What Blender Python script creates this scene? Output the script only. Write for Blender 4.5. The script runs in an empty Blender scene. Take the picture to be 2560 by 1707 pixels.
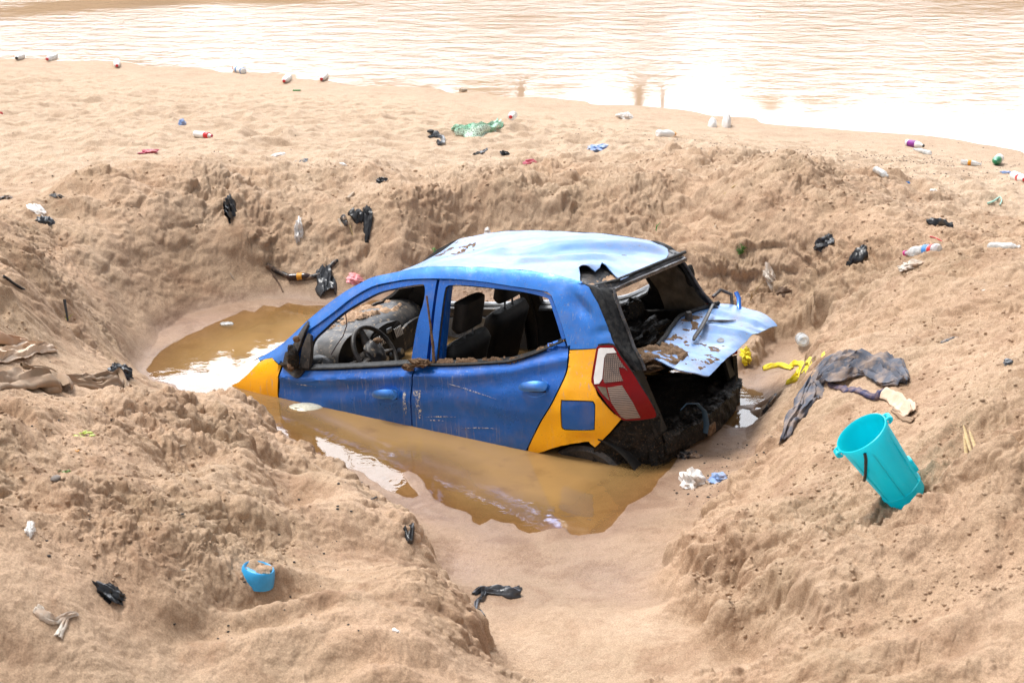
import bpy, bmesh, math, random
import numpy as np
from mathutils import Vector, Matrix, geometry
from math import radians, pi, sin, cos
rnd = random.Random(7)
SC = bpy.context.scene
COL = SC.collection

# ------------------------------------------------------------------ camera
CAM_H, CAM_PITCH, FPX = 3.93812785, 0.34870445, 4251.574   # focal length in pixels of a 2560 px wide frame
cd = bpy.data.cameras.new('camera'); cam = bpy.data.objects.new('camera', cd); COL.objects.link(cam)
cam.location = (0, 0, CAM_H); cam.rotation_euler = (pi/2 - CAM_PITCH, 0, 0)
cd.sensor_width = 36.0; cd.lens = FPX/2560*36; cd.clip_start = 0.1; cd.clip_end = 2000
cd.dof.use_dof = True; cd.dof.focus_distance = 10.6; cd.dof.aperture_fstop = 7.0
SC.camera = cam
# ------------------------------------------------------------------ world and sun (bright thin overcast, brightest ahead over the river)
SUN_EL, SUN_AZ = radians(66), radians(-62)      # azimuth clockwise from +Y
w = bpy.data.worlds.new('World'); SC.world = w; w.use_nodes = True
nt = w.node_tree; nt.nodes.clear()
def wn(t, **k):
    n = nt.nodes.new(t)
    for a, b in k.items(): setattr(n, a, b)
    return n
sky = wn('ShaderNodeTexSky', sky_type='NISHITA'); sky.sun_disc = False
sky.sun_elevation = SUN_EL; sky.sun_rotation = SUN_AZ; sky.air_density = 1.0; sky.dust_density = 4.0; sky.ozone_density = 1.0
hsv = wn('ShaderNodeHueSaturation'); hsv.inputs['Saturation'].default_value = 0.22
tcw = wn('ShaderNodeTexCoord'); cn = wn('ShaderNodeTexNoise'); cn.inputs['Scale'].default_value = 2.6; cn.inputs['Detail'].default_value = 5
dot = wn('ShaderNodeVectorMath', operation='DOT_PRODUCT'); dot.inputs[1].default_value = Vector((0.03, 0.97, 0.235)).normalized()
glow = wn('ShaderNodeMapRange', interpolation_type='SMOOTHERSTEP')
for i, v in ((1, 0.80), (2, 0.985), (3, 1.0), (4, 8.5)): glow.inputs[i].default_value = v
cl = wn('ShaderNodeMapRange')
for i, v in ((1, 0.3), (2, 0.7), (3, 0.75), (4, 1.3)): cl.inputs[i].default_value = v
mm = wn('ShaderNodeMath', operation='MULTIPLY'); mx = wn('ShaderNodeVectorMath', operation='SCALE')
bg = wn('ShaderNodeBackground'); bg.inputs['Strength'].default_value = 0.115; wo = wn('ShaderNodeOutputWorld')
L = nt.links.new
L(sky.outputs[0], hsv.inputs['Color']); L(hsv.outputs[0], mx.inputs[0])
L(tcw.outputs['Generated'], cn.inputs['Vector']); L(tcw.outputs['Generated'], dot.inputs[0])
L(dot.outputs['Value'], glow.inputs[0]); L(cn.outputs['Fac'], cl.inputs[0])
L(glow.outputs[0], mm.inputs[0]); L(cl.outputs[0], mm.inputs[1]); L(mm.outputs[0], mx.inputs['Scale'])
L(mx.outputs[0], bg.inputs['Color']); L(bg.outputs[0], wo.inputs['Surface'])
sd_ = bpy.data.lights.new('sun', 'SUN'); sd_.energy = 2.1; sd_.angle = radians(15); sd_.color = (1.0, 0.965, 0.92)
sun = bpy.data.objects.new('sun', sd_); COL.objects.link(sun)
sdir = Vector((sin(SUN_AZ)*cos(SUN_EL), cos(SUN_AZ)*cos(SUN_EL), sin(SUN_EL)))
sun.rotation_euler = (-sdir).to_track_quat('-Z', 'Y').to_euler()
SC.view_settings.view_transform = 'Standard'; SC.view_settings.look = 'None'; SC.view_settings.gamma = 1
SC.view_settings.use_curve_mapping = False; SC.view_settings.exposure = 0.68
SC.render.film_transparent = False
SC.cycles.max_bounces = 8; SC.cycles.caustics_reflective = False; SC.cycles.caustics_refractive = False

# ------------------------------------------------------------------ materials
def mat(name): 
    m = bpy.data.materials.new(name); m.use_nodes = True; m.node_tree.nodes.clear(); return m
class G:
    def __init__(s, name):
        s.m = mat(name); s.nt = s.m.node_tree
        s.out = s.n('ShaderNodeOutputMaterial')
        s.tc = s.n('ShaderNodeTexCoord')
    def n(s, t, **k):
        x = s.nt.nodes.new(t)
        for a, b in k.items(): setattr(x, a, b)
        return x
    def l(s, a, b): s.nt.links.new(a, b)
    def noise(s, scale, detail=4, rough=0.55, vec=None, dist=0.0, co='Object', stretch=None):
        x = s.n('ShaderNodeTexNoise'); x.inputs['Scale'].default_value = scale; x.inputs['Detail'].default_value = detail
        x.inputs['Roughness'].default_value = rough; x.inputs['Distortion'].default_value = dist
        src = s.tc.outputs[co] if vec is None else vec
        if stretch:
            mp = s.n('ShaderNodeMapping'); mp.inputs['Scale'].default_value = stretch; s.l(src, mp.inputs['Vector']); src = mp.outputs[0]
        s.l(src, x.inputs['Vector']); return x.outputs['Fac']
    def ramp(s, fac, stops):
        r = s.n('ShaderNodeValToRGB'); e = r.color_ramp.elements
        while len(e) < len(stops): e.new(0.5)
        for q, (p, c) in zip(e, stops): q.position = p; q.color = tuple(c) + (1,) if len(c) == 3 else c
        s.l(fac, r.inputs[0]); return r.outputs[0]
    def mr(s, v, a, b, c=0.0, d=1.0):
        r = s.n('ShaderNodeMapRange')
        for i, x in ((1, a), (2, b), (3, c), (4, d)): r.inputs[i].default_value = x
        s.l(v, r.inputs[0]); return r.outputs[0]
    def mix(s, fac, a, b, mode='MIX'):
        r = s.n('ShaderNodeMix', data_type='RGBA', blend_type=mode)
        for sock, v in ((r.inputs[0], fac), (r.inputs[6], a), (r.inputs[7], b)):
            if isinstance(v, (int, float)): sock.default_value = v
            elif isinstance(v, tuple): sock.default_value = v + (1,) if len(v) == 3 else v
            else: s.l(v, sock)
        return r.outputs[2]
    def math(s, op, a, b=None):
        r = s.n('ShaderNodeMath', operation=op)
        for i, v in enumerate((a, b)):
            if v is None: continue
            if isinstance(v, (int, float)): r.inputs[i].default_value = v
            else: s.l(v, r.inputs[i])
        return r.outputs[0]
    def bump(s, h, strength, dist, nrm=None):
        b = s.n('ShaderNodeBump'); b.inputs['Strength'].default_value = strength; b.inputs['Distance'].default_value = dist
        s.l(h, b.inputs['Height'])
        if nrm is not None: s.l(nrm, b.inputs['Normal'])
        return b.outputs[0]
    def bsdf(s, col=None, rough=0.6, nrm=None, **k):
        p = s.n('ShaderNodeBsdfPrincipled')
        def put(nm, v):
            if v is None: return
            if isinstance(v, (int, float)): p.inputs[nm].default_value = v
            elif isinstance(v, tuple): p.inputs[nm].default_value = v + (1,) if len(v) == 3 else v
            else: s.l(v, p.inputs[nm])
        put('Base Color', col); put('Roughness', rough); put('Normal', nrm)
        for a, b in k.items(): put(a.replace('_', ' '), b)
        s.p = p; return p
    def done(s, sh=None):
        s.l((sh or s.p.outputs[0]), s.out.inputs['Surface']); return s.m

SAND_A, SAND_B = (0.54, 0.368, 0.247), (0.37, 0.240, 0.155)
def sand_material():
    g = G('sand')
    at = g.n('ShaderNodeAttribute'); at.attribute_name = 'wet'
    wet = at.outputs['Fac']
    big = g.noise(1.3, 6, 0.6); mid = g.noise(14, 5, 0.6); grain = g.noise(150, 3, 0.8); speck = g.noise(95, 3, 0.7)
    c = g.mix(g.mr(big, 0.35, 0.65), SAND_A, (0.43, 0.305, 0.198))
    da = g.n('ShaderNodeAttribute'); da.attribute_name = 'dry'
    c = g.mix(da.outputs['Fac'], c, (0.57, 0.435, 0.318))
    c = g.mix(g.mr(mid, 0.45, 0.75, 0, 0.55), c, g.mix(1.0, c, (0.74, 0.70, 0.67), 'MULTIPLY'))
    damp = g.math('MULTIPLY', g.mr(g.noise(3.2, 6, .68, dist=.4), .50, .62, 0, .75), g.math('SUBTRACT', 1.0, g.math('MULTIPLY', da.outputs['Fac'], .9)))
    c = g.mix(damp, c, (0.33, 0.205, 0.128))
    c = g.mix(g.mr(grain, 0.3, 0.7, 0, 1), g.mix(1.0, c, (0.62, 0.59, 0.56), 'MULTIPLY'), g.mix(1.0, c, (1.26, 1.25, 1.24), 'MULTIPLY'))
    c = g.mix(g.mr(speck, 0.76, 0.81, 0, 0.25), c, (0.14, 0.10, 0.07))
    wc = g.mix(1.0, c, (0.62, 0.60, 0.63), 'MULTIPLY')
    c = g.mix(wet, c, wc)
    rough = g.mr(wet, 0.35, 1.0, 0.95, 0.50)
    nb = g.bump(g.noise(45, 7, 0.7), 0.55, 0.022)
    nb = g.bump(g.noise(260, 3, 0.7), 0.7, 0.006, nb)
    flat = g.n('ShaderNodeNewGeometry').outputs['Normal']
    mixn = g.n('ShaderNodeMix', data_type='VECTOR'); g.l(g.mr(wet, 0.4, 1.0, 0, 0.75), mixn.inputs[0]); g.l(nb, mixn.inputs[4]); g.l(flat, mixn.inputs[5])
    g.bsdf(c, rough, mixn.outputs[1]); g.p.inputs['Specular IOR Level'].default_value = 0.35
    return g.done()

# ------------------------------------------------------------------ noise
def _h(ix, iy, seed):
    h = (ix.astype(np.int64)*374761393 + iy.astype(np.int64)*668265263 + seed*1442695041) & 0xffffffff
    h = ((h ^ (h >> 13))*1274126177) & 0xffffffff
    h = (h ^ (h >> 16)) & 0xffffffff
    return h
def r01(ix, iy, seed): return (_h(ix, iy, seed) & 0xffffff).astype(np.float32)/np.float32(0xffffff)
def gn(x, y, seed=0):
    ix, iy = np.floor(x), np.floor(y); fx, fy = (x-ix).astype(np.float32), (y-iy).astype(np.float32)
    def g(a, b):
        t = r01(ix+a, iy+b, seed)*np.float32(2*pi); return np.cos(t)*(fx-a)+np.sin(t)*(fy-b)
    u = fx*fx*fx*(fx*(fx*6-15)+10); v = fy*fy*fy*(fy*(fy*6-15)+10)
    a, b, c, d = g(0, 0), g(1, 0), g(0, 1), g(1, 1)
    return ((a*(1-u)+b*u)*(1-v)+(c*(1-u)+d*u)*v)*1.5
def fbm(x, y, o, seed=0, gain=0.5):
    s = 0; a = 1.0
    for i in range(o): s = s+a*gn(x, y, seed+i*17); x = x*2.03+3.1; y = y*2.03-1.7; a *= gain
    return s
def ridged(x, y, o, seed=0):
    s = 0; a = 1.0
    for i in range(o): s = s+a*(1-2*np.abs(gn(x, y, seed+i*13))); x = x*2.1+5.2; y = y*2.1+1.3; a *= 0.5
    return s
def clods(x, y, freq, seed, dens=0.6):
    x = x*freq; y = y*freq
    wx = x+0.30*gn(x*2.1, y*2.1, seed+5); wy = y+0.30*gn(x*2.1, y*2.1, seed+6)
    ix, iy = np.floor(wx), np.floor(wy); best = np.zeros(np.shape(x), np.float32)
    for a in (-1, 0, 1):
        for b in (-1, 0, 1):
            jx, jy = ix+a, iy+b
            cx = jx+r01(jx, jy, seed); cy = jy+r01(jx, jy, seed+1)
            r = 0.22+0.42*r01(jx, jy, seed+2); on = (r01(jx, jy, seed+3) < dens)
            d2 = ((wx-cx)**2+(wy-cy)**2)/(r*r)
            best = np.maximum(best, np.sqrt(np.clip(1-d2, 0, 1))*r*on)
    return best/freq

# ------------------------------------------------------------------ where a pixel of the 2352 px wide survey picture meets height z
K = 2560/2352
def pix_ray(u, v):
    x = (u*K-1280)/FPX; y = -(v*K-853.5)/FPX; s, c = sin(CAM_PITCH), cos(CAM_PITCH)
    return np.array([x, y*s+c, y*c-s])
def onz(u, v, z=0.0):
    d = pix_ray(u, v); k = (z-CAM_H)/d[2]; return (d[0]*k, d[1]*k)

# terrain survey: (u, v, height, roughness)
SURVEY = [
 # beach
 (0,200,.10,.1),(600,215,.10,.1),(1200,270,.12,.1),(1800,330,.10,.15),(2300,380,.10,.2),(0,290,.28,.15),(500,290,.30,.12),(1000,300,.28,.12),(1500,330,.25,.25),(2000,370,.2,.3),
 (0,370,.48,.3),(250,350,.46,.25),(600,350,.46,.25),(900,360,.42,.2),(1250,360,.38,.35),(2200,430,.3,.4),(2352,450,.35,.4),(1000,385,.42,.3),(120,440,.62,.5),
 # far rim
 (0,500,.80,.7),(100,470,.74,.6),(200,412,.95,.9),(300,440,.82,.9),(400,412,.85,1),(460,440,.74,.9),(540,460,.60,.8),(650,455,.55,.7),(760,450,.55,.7),(880,402,.60,.8),(960,440,.52,.8),(1080,420,.55,1),(1200,400,.50,1),(1300,385,.48,1),
 (1400,420,.55,1),(1500,410,.62,1),(1600,405,.68,1),(1720,408,.80,1),(1820,396,.98,1),(1900,410,.92,1),(2000,470,.72,.8),(2100,520,.70,.7),(2250,600,.72,.7),(2352,560,.65,.6),(2352,500,.45,.5),
 # far wall
 (200,540,.68,.5),(330,540,.52,.5),(450,540,.42,.6),(560,560,.36,.7),(700,550,.34,.6),(800,540,.36,.8),(900,560,.32,.9),(1000,500,.45,1),(1150,480,.46,1),(1300,480,.46,1),(1450,500,.44,1),(1600,500,.55,1),(1350,535,.33,1),(1100,560,.22,1),(1000,590,.18,1),
 (200,680,.42,.5),(330,650,.26,.5),(450,640,.18,.5),(560,630,.14,.6),(640,600,.20,.8),(760,600,.2,.8),(860,600,.18,.7),(420,705,.05,.3),(560,672,.05,.2),(700,670,.05,.1),(820,680,.04,.1),(330,740,.10,.3),(300,800,.10,.2),
 (1650,560,.45,1),(1720,600,.40,1),(1850,560,.60,1),(1950,620,.48,.9),(2050,690,.60,.9),(1720,680,.18,1),(1800,720,.12,.8),(1880,740,.16,.8),(1830,790,.05,.1),(1770,860,.03,.1),(1690,740,.12,.6),(1960,760,.35,.9),(1870,800,.12,.4),
 # left bank
 (0,600,.98,.6),(90,600,.92,.6),(0,700,.98,.8),(80,700,.80,.8),(150,760,.58,.8),(240,780,.30,.8),(0,790,.98,.5),(100,830,.78,.5),(200,850,.52,.3),(290,845,.22,.2),(340,870,.06,.2),
 # near left mound
 (0,890,1.02,.3),(100,885,.85,.3),(200,890,.66,.4),(280,880,.48,.6),(380,905,.25,.8),(450,925,.25,.7),(520,932,.24,.8),(560,960,.17,.8),(620,1004,.10,.6),(700,1058,.10,.3),(770,1095,.12,.1),(830,1130,.07,.1),(780,1150,.26,.1),(600,1030,.19,.6),
 (0,1000,1.15,.9),(130,1000,1.0,.9),(250,1000,.85,.9),(400,1000,.60,1),(520,1040,.46,1),(640,1080,.27,.8),(720,1130,.38,.4),(665,1150,.20,.3),(640,1200,.46,.6),(0,1150,1.15,.8),(120,1150,1.08,.9),(300,1150,.92,1),(500,1150,.68,1),
 (560,1230,.62,1),(800,1190,.42,.3),(900,1230,.40,.4),(945,1275,.36,.4),(985,1290,.08,.1),(300,1300,.88,1),(480,1310,.74,.8),(700,1300,.52,.5),(850,1320,.42,.4),(955,1325,.30,.3),(80,1300,1.0,.5),(0,1400,1.0,.4),(150,1400,.92,.4),(350,1420,.74,.4),
 (520,1440,.65,.4),(700,1410,.60,.4),(900,1370,.45,.4),(1000,1390,.36,.4),(1075,1450,.42,.4),(1120,1445,.13,.1),(1092,1500,.34,.4),(1070,1555,.36,.3),(0,1530,.86,.4),(200,1530,.80,.4),(400,1530,.62,.4),(600,1500,.64,.4),(800,1470,.62,.4),(700,1567,.55,.4),(950,1560,.55,.4),
 # valley
 (900,1160,.04,0),(980,1230,.06,0),(1020,1330,.08,.1),(1080,1400,.12,.1),(1130,1460,.14,.15),(1140,1550,.17,.15),(1150,1280,.05,0),(1300,1270,.03,0),(1430,1230,.04,0),(1550,1140,.03,0),(1300,1400,.11,.05),(1500,1400,.13,.05),(1250,1520,.16,.1),(1500,1520,.18,.1),
 (1650,1540,.2,.1),(1500,1280,.07,0),(1620,1120,.05,0),(1600,1060,.02,0),(1690,1040,.05,.1),(1740,980,.04,.2),
 # near right mound
 (1800,1010,.12,.6),(1740,1060,.09,.4),(1670,1150,.10,.5),(1600,1230,.10,.5),(1560,1290,.17,.9),(1585,1350,.22,1),(1530,1310,.06,.1),(1545,1380,.09,.1),(1680,1420,.28,.9),(1760,1490,.32,.9),(1820,1560,.36,.6),(1640,1440,.13,.2),(1720,1520,.18,.2),
 (1830,950,.22,.5),(1870,890,.40,.5),(1930,835,.58,.5),(2040,828,.68,.5),(2120,860,.72,.7),(1960,930,.60,.5),(1880,1030,.50,.6),(2000,1060,.60,.7),(1850,1130,.42,.6),(1760,1200,.30,.6),(1700,1290,.34,1),(1640,1290,.28,1),(1960,1200,.52,1),
 (2080,1190,.62,1),(1850,1300,.42,.9),(2000,1330,.55,1),(1800,1430,.34,.8),(1760,1460,.27,.8),(1950,1480,.46,.5),(1900,1560,.40,.9),(2150,1450,.58,.7),(2100,1560,.55,.8),(2352,1500,.66,.5),(2300,1300,.76,.7),(2200,1200,.78,.8),(2352,1150,.92,.8),
 (2200,1000,.90,.7),(2120,950,.80,.6),(2352,950,1.02,.8),(2200,870,.84,.7),(2352,780,.98,.8),(2200,760,.80,.7),(2080,780,.64,.7),(2000,790,.48,.8),(1930,790,.28,.5),(2250,690,.86,.7),(2352,660,.86,.7),(2150,650,.72,.8)]
ANCHOR = [(-7,7,1.0,.5),(7,7,.9,.5),(-7,12,.9,.5),(7,12,.7,.5),(0,3.5,.35,.3),(-4,3.5,.9,.3),(4,3.5,.8,.3),(-9,18,.2,.2),(9,14,.2,.3),(0,24,-.1,.1),(-12,24,-.1,.1),(12,18,-.05,.1),(-14,10,.8,.4),(14,10,.6,.4),(0,-4,.5,.3),(-12,-4,.8,.3),(12,-4,.8,.3)]
def _tps_fit():
    P = []; V = []
    for u, v, z, r in SURVEY:
        if v <= 560 and z > .45: z = .45+(z-.45)*.62
        P.append(onz(u, v, z)); V.append((z, r))
    for x, y, z, r in ANCHOR: P.append((x, y)); V.append((z, r))
    P = np.array(P); V = np.array(V); n = len(P)
    d2 = ((P[:, None]-P[None])**2).sum(-1)
    A = 0.5*d2*np.log(d2+1e-12)+np.eye(n)*0.003
    Q = np.c_[np.ones(n), P]
    M = np.block([[A, Q], [Q.T, np.zeros((3, 3))]])
    W = np.linalg.solve(M, np.r_[V, np.zeros((3, 2))])
    return P, W
TP, TW = _tps_fit()
def tps(x, y):
    out = np.empty((len(x), 2)); B = 60000
    for i in range(0, len(x), B):
        xx, yy = x[i:i+B], y[i:i+B]
        d2 = ((xx[:, None]-TP[None, :, 0])**2+(yy[:, None]-TP[None, :, 1])**2).astype(np.float32)
        A = 0.5*d2*np.log(d2+1e-12)
        out[i:i+B] = A@TW[:-3].astype(np.float32)+np.c_[np.ones(len(xx)), xx, yy]@TW[-3:]
    return out
SHORE = [(335,850),(352,826),(378,798),(400,786),(432,770),(470,752),(505,736),(540,722),(562,712),(585,716),(604,700),(640,706),(662,694),(700,702),(738,700),(762,702),(800,704),(828,702),(850,690),(864,688),(900,696),(960,720),(1040,750),
 (1200,790),(1400,830),(1560,850),(1650,868),(1700,880),(1722,905),(1700,930),(1660,950),(1640,985),(1600,1010),(1572,1036),(1556,1056),(1538,1078),(1518,1100),(1500,1126),(1478,1142),(1445,1160),(1425,1180),(1408,1206),(1388,1222),(1360,1228),(1330,1230),(1312,1226),(1296,1212),
 (1270,1214),(1240,1222),(1215,1224),(1192,1214),(1178,1202),(1150,1200),(1128,1192),(1120,1200),(1102,1206),(1086,1198),(1084,1186),(1068,1176),(1050,1170),(1020,1162),(1000,1148),(988,1132),(974,1112),(958,1090),(938,1080),(928,1086),(930,1100),(948,1118),(962,1138),(950,1144),(925,1142),(900,1130),(872,1116),(850,1100),(830,1084),(802,1076),(770,1066),
 (742,1048),(705,1030),(672,1008),(640,990),(600,972),(570,962),(540,952),(500,940),(460,925),(425,905),(400,885),(370,876),(345,866)]
SHORE = np.array([onz(u, v) for u, v in SHORE])
RIVER = [(-900,128),(-300,130),(0,135),(130,139),(250,140),(330,152),(420,150),(520,168),(600,164),(680,178),(740,184),(830,196),(900,196),(1050,208),(1110,206),(1170,222),(1240,218),(1300,232),(1480,246),(1560,252),(1630,268),(1720,270),(1800,282),(1880,292),(2000,300),(2120,308),(2200,320),(2290,332),(2352,352),(2450,368),(2700,400),(3400,470)]
RIVER = np.array([onz(u, v) for u, v in RIVER]+[(90, 14), (400, 20), (400, 600), (-400, 600), (-400, 24)])
def sdist(x, y, poly, near):
    """signed distance, positive outside the polygon; exact only up to about `near` metres"""
    lo, hi = poly.min(0)-near, poly.max(0)+near
    out = np.full(len(x), 9.0); m = (x > lo[0]) & (x < hi[0]) & (y > lo[1]) & (y < hi[1])
    X, Y = x[m], y[m]
    d = np.full(len(X), 1e9); ins = np.zeros(len(X), bool); n = len(poly)
    for i in range(n):
        a, b = poly[i], poly[(i+1) % n]; e = b-a
        t = np.clip(((X-a[0])*e[0]+(Y-a[1])*e[1])/(e@e+1e-12), 0, 1)
        d = np.minimum(d, (X-a[0]-t*e[0])**2+(Y-a[1]-t*e[1])**2)
        c = (a[1] > Y) != (b[1] > Y)
        with np.errstate(divide='ignore', invalid='ignore'): ins ^= c & (X < e[0]*(Y-a[1])/(e[1]+1e-15)+a[0])
    d = np.sqrt(d); d[ins] *= -1; out[m] = d
    return out
PUDDLES = [(1715,912,.10),(1705,962,.11),(1760,940,.06)]
PUDDLES = [onz(u, v)+(r,) for u, v, r in PUDDLES]
FEET = [(600,340,.16,.09),(120,262,.13,.05),(270,262,.1,.03),(350,255,.12,.03),(700,238,.1,.03),(300,315,.25,.05),(310,345,.22,.06),(1207,295,.12,.06),(1345,330,.14,.05),(860,288,.1,.03),(545,268,.09,.03),(840,240,.09,.03),(905,268,.09,.03),(990,290,.09,.03),(665,250,.08,.02),(1340,302,.15,.05),(1400,312,.1,.05),(230,305,.15,.03),(30,255,.1,.03),(420,262,.1,.03),(480,250,.1,.025),(1110,298,.08,.03),(1460,335,.12,.04),(1700,350,.12,.04),(1580,330,.1,.04),(2180,470,.2,.06),(2090,505,.12,.09),(2030,440,.2,.05),(2250,410,.15,.04),(665,1160,.2,.12),(75,1370,.24,.08),(1560,1380,.12,.02),(2260,480,.15,.05),(1180,290,.07,.03)]
VALLEY = [(600,1000),(700,1058),(770,1098),(850,1138),(900,1172),(935,1205),(955,1240),(964,1290),(962,1335),(1000,1372),(1060,1398),(1092,1440),(1105,1490),(1085,1530),(1110,1640),(1880,1640),(1800,1548),(1735,1495),(1700,1440),(1640,1405),(1582,1382),(1550,1330),(1556,1270),(1600,1225),(1655,1170),(1712,1100),(1765,1060),(1803,1012),(1830,960),(1838,900),(1850,850),(1900,800),(1860,760),(1780,760),(1700,860),(1500,1000),(1200,1080),(900,1050)]
VALLEY = np.array([onz(u, v, .1) for u, v in VALLEY])
def height(x, y):
    x = np.asarray(x, float).ravel(); y = np.asarray(y, float).ravel()
    t = tps(x, y); z, r = t[:, 0], np.clip(t[:, 1], 0, 1)
    far = np.clip((np.hypot(x, y-10)-14)/10, 0, 1)
    z = z*(1-far)+np.where(y < 12, 0.55, 0.1)*far; r = r*(1-far)+0.2*far
    s = sdist(x, y, SHORE, 1.2); q = sdist(x, y, RIVER, 6.0)
    # ripple the traced shore lines a little
    s = s+0.012*gn(x*9, y*9, 91)*np.clip(1-np.abs(s)/.3, 0, 1); q = q+0.25*gn(x*.9, y*2.5, 92)*np.clip(1-np.abs(q)/2, 0, 1)
    x0, y0 = x, y
    # relief
    pcx, pcy = onz(1000, 900); ang = np.arctan2(y-pcy, x-pcx); rad = np.hypot(x-pcx, y-pcy)
    rr = np.clip(r, 0, 1)
    n = rr*0.075*fbm(x*1.7, y*1.7, 3, 1)
    n += rr*0.058*ridged(x*2.3+.5*gn(x*2, y*2, 33), y*2.3, 4, 30)*np.clip(0.4+1.2*gn(x*.9, y*.9, 77), 0, 1)
    gm = np.clip((rad-1.6)/.5, 0, 1)*np.clip((4.8-rad)/.8, 0, 1)
    n += rr*gm*0.018*ridged(ang*7, rad*1.1, 3, 50)
    n += (0.25+rr)*0.012*fbm(x*8, y*8, 3, 60)
    kx, ky = np.tanh((x-pcx)*.9), np.tanh((y-pcy)*.9); wx_ = 1.25*z*np.clip((y-8.7)/1.0, 0, 1); near_ = np.clip(1.6-np.clip(rad-3.2, 0, 9)*.35, .0, 1)
    x = x+wx_*kx*near_; y = y+wx_*ky*near_
    crumb = np.clip(0.15+1.9*gn(x*1.1+9, y*1.1, 78)+0.8*gn(x*3, y*3, 79)+0.35*rr, 0, 1)*np.clip(rr*1.6-.35, 0, 1)
    slab = np.clip(.3+1.6*gn(x*.8+3, y*.8, 401), 0, 1)*np.clip(rr*1.5-.45, 0, 1)
    f = slab*(.30*clods(x, y, 2.2, 410, .45)+.34*clods(x, y, 4.3, 420, .5))
    ck = gn(x*1.5+.5*gn(x*3, y*3, 431), y*1.5, 430); f -= slab*.014*np.exp(-(ck/.018)**2)
    f += crumb*(0.22*clods(x, y, 5.5, 200, .35)+0.30*clods(x, y, 13, 210, .45)+0.45*clods(x, y, 30, 220, .5)+0.5*clods(x, y, 62, 230, .5))
    bl = 0; a_ = 1.0; X_, Y_ = x*5+.4*gn(x*4, y*4, 301), y*5+.4*gn(x*4, y*4, 302)
    for i_ in range(5): bl = bl+a_*(np.abs(gn(X_, Y_, 310+i_))-.25); X_ = X_*2.07+3; Y_ = Y_*2.07-5; a_ *= .56
    f += (.42+.58*crumb)*rr*.058*bl+(.10+.5*rr)*0.006*fbm(x*38, y*38, 3, 80)
    x, y = x0, y0
    # wind and water ripples on the beach and in the valley
    beach = np.clip((y-11.5)/1.5, 0, 1)
    n += beach*(1-rr)*(0.036*ridged(x*.8+.3*gn(x, y, 5), y*2.6, 3, 88)+0.018*gn(x*2.2, y*6, 89))
    n += beach*(1-rr*.5)*.030*np.clip(fbm(x*1.5, y*2.2, 3, 188)-.15, 0, 1)
    n += beach*0.020*fbm(x*5, y*7, 3, 90)*np.clip(1.2-q*.0, 0, 1)
    val = (1-beach)*(1-rr)
    n += val*(0.010*gn(x*2.1+y*1.3, y*3.5-x*1.6, 93)+0.007*ridged(x*1.2+y*1.0, y*4.2-x*2.2, 2, 94)*np.clip(gn(x*.8, y*.8, 95)*2, 0, 1))
    n += 0.0022*fbm(x*30, y*30, 2, 96)
    # tyre-like drag ridges on the near left mound
    for u, v, rad_, dep in FEET_W:
        d2 = ((x-u)/rad_)**2+((y-v)/(rad_*1.5))**2
        n -= dep*np.exp(-d2*1.6)-0.35*dep*np.exp(-((np.sqrt(d2)-1.5)/.45)**2)
    for (ax_, ay_), (bx_, by_), wd_, dp_ in TR_W:
        ex, ey = bx_-ax_, by_-ay_; t_ = ((x-ax_)*ex+(y-ay_)*ey)/(ex*ex+ey*ey); d_ = ((x-ax_)*ey-(y-ay_)*ex)/math.hypot(ex, ey)+.05*gn(x*3, y*3, 120); m_ = np.clip(1-np.abs(t_-.5)*2, 0, 1)**.5
        n -= dp_*m_*np.exp(-(d_/wd_)**2)-.6*dp_*m_*np.exp(-((np.abs(d_)-1.7*wd_)/(.7*wd_))**2)
    dv = sdist(x, y, VALLEY, 2.5)+.07*gn(x*3.2, y*3.2, 150)+.045*gn(x*8, y*8, 151)+.02*gn(x*20, y*20, 152)
    st = np.clip(dv/.085, 0, 1); st = st*st*(3-2*st)*np.exp(-np.clip(dv, 0, 9)/.9)*(dv < 8); n += .115*st
    eb = np.exp(-((dv-.12)/.16)**2); f += eb*(.5*clods(x, y, 9, 510, .55)+.55*clods(x, y, 21, 520, .55))
    z = z+n*np.clip((s-.02)/.20, .05, 1)*np.clip(q/.9, .12, 1)
    # shores
    f = f*np.clip((s-.05)/.15, 0, 1)*np.clip(q/.9, 0, 1)
    near = np.exp(-(s/.13)**2); z = np.where(s >= 0, z*(1-near)+near*np.minimum(s*.10, .03), np.maximum(-.55, s*.22))
    z = np.where(s >= 0, np.maximum(z, .003+np.minimum(s*.05, .01)+.002*gn(x*20, y*20, 97)), z)
    nearq = np.exp(-(q/1.3)**2); z = np.where(q >= 0, z*(1-nearq)+nearq*(q*.035+.010*ridged(x*.9, y*3.0, 2, 98)*np.clip(q, 0, 1)), np.maximum(-1.2, q*.06))
    for px, py, pr in PUD_W:
        d2 = ((x-px)**2+(y-py)**2)/(pr*pr)*(1+.5*gn(x*14, y*14, 99)); z = z-(.03+np.maximum(z, 0))*np.exp(-d2*d2*.6)
    wet = np.clip(1-(z-.0)/.13, 0, 1)*np.where(y > 14, .85, 1)*np.clip(1.25-s*.28, .25, 1)*np.where((y > 12.5), np.clip(1.3-q*.5, 0, 1), 1)
    wet = np.clip(wet+.25*gn(x*3, y*3, 100)*wet, 0, 1)
    return z, r, wet, s, q, f
TROUGHS = [(470,1445,820,1370,.075,.085),(330,1520,800,1430,.06,.04),(0,1245,110,1225,.09,.08),(0,1400,190,1430,.10,.07),(850,1290,960,1262,.05,.04),(700,1560,1050,1520,.07,.04),(1870,1390,2050,1400,.06,.03),(1900,1545,2300,1500,.08,.05),(2000,1330,2200,1350,.06,.03),(250,560,330,640,.08,.03),(330,560,420,650,.08,.03),(450,600,520,650,.07,.03)]
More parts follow.
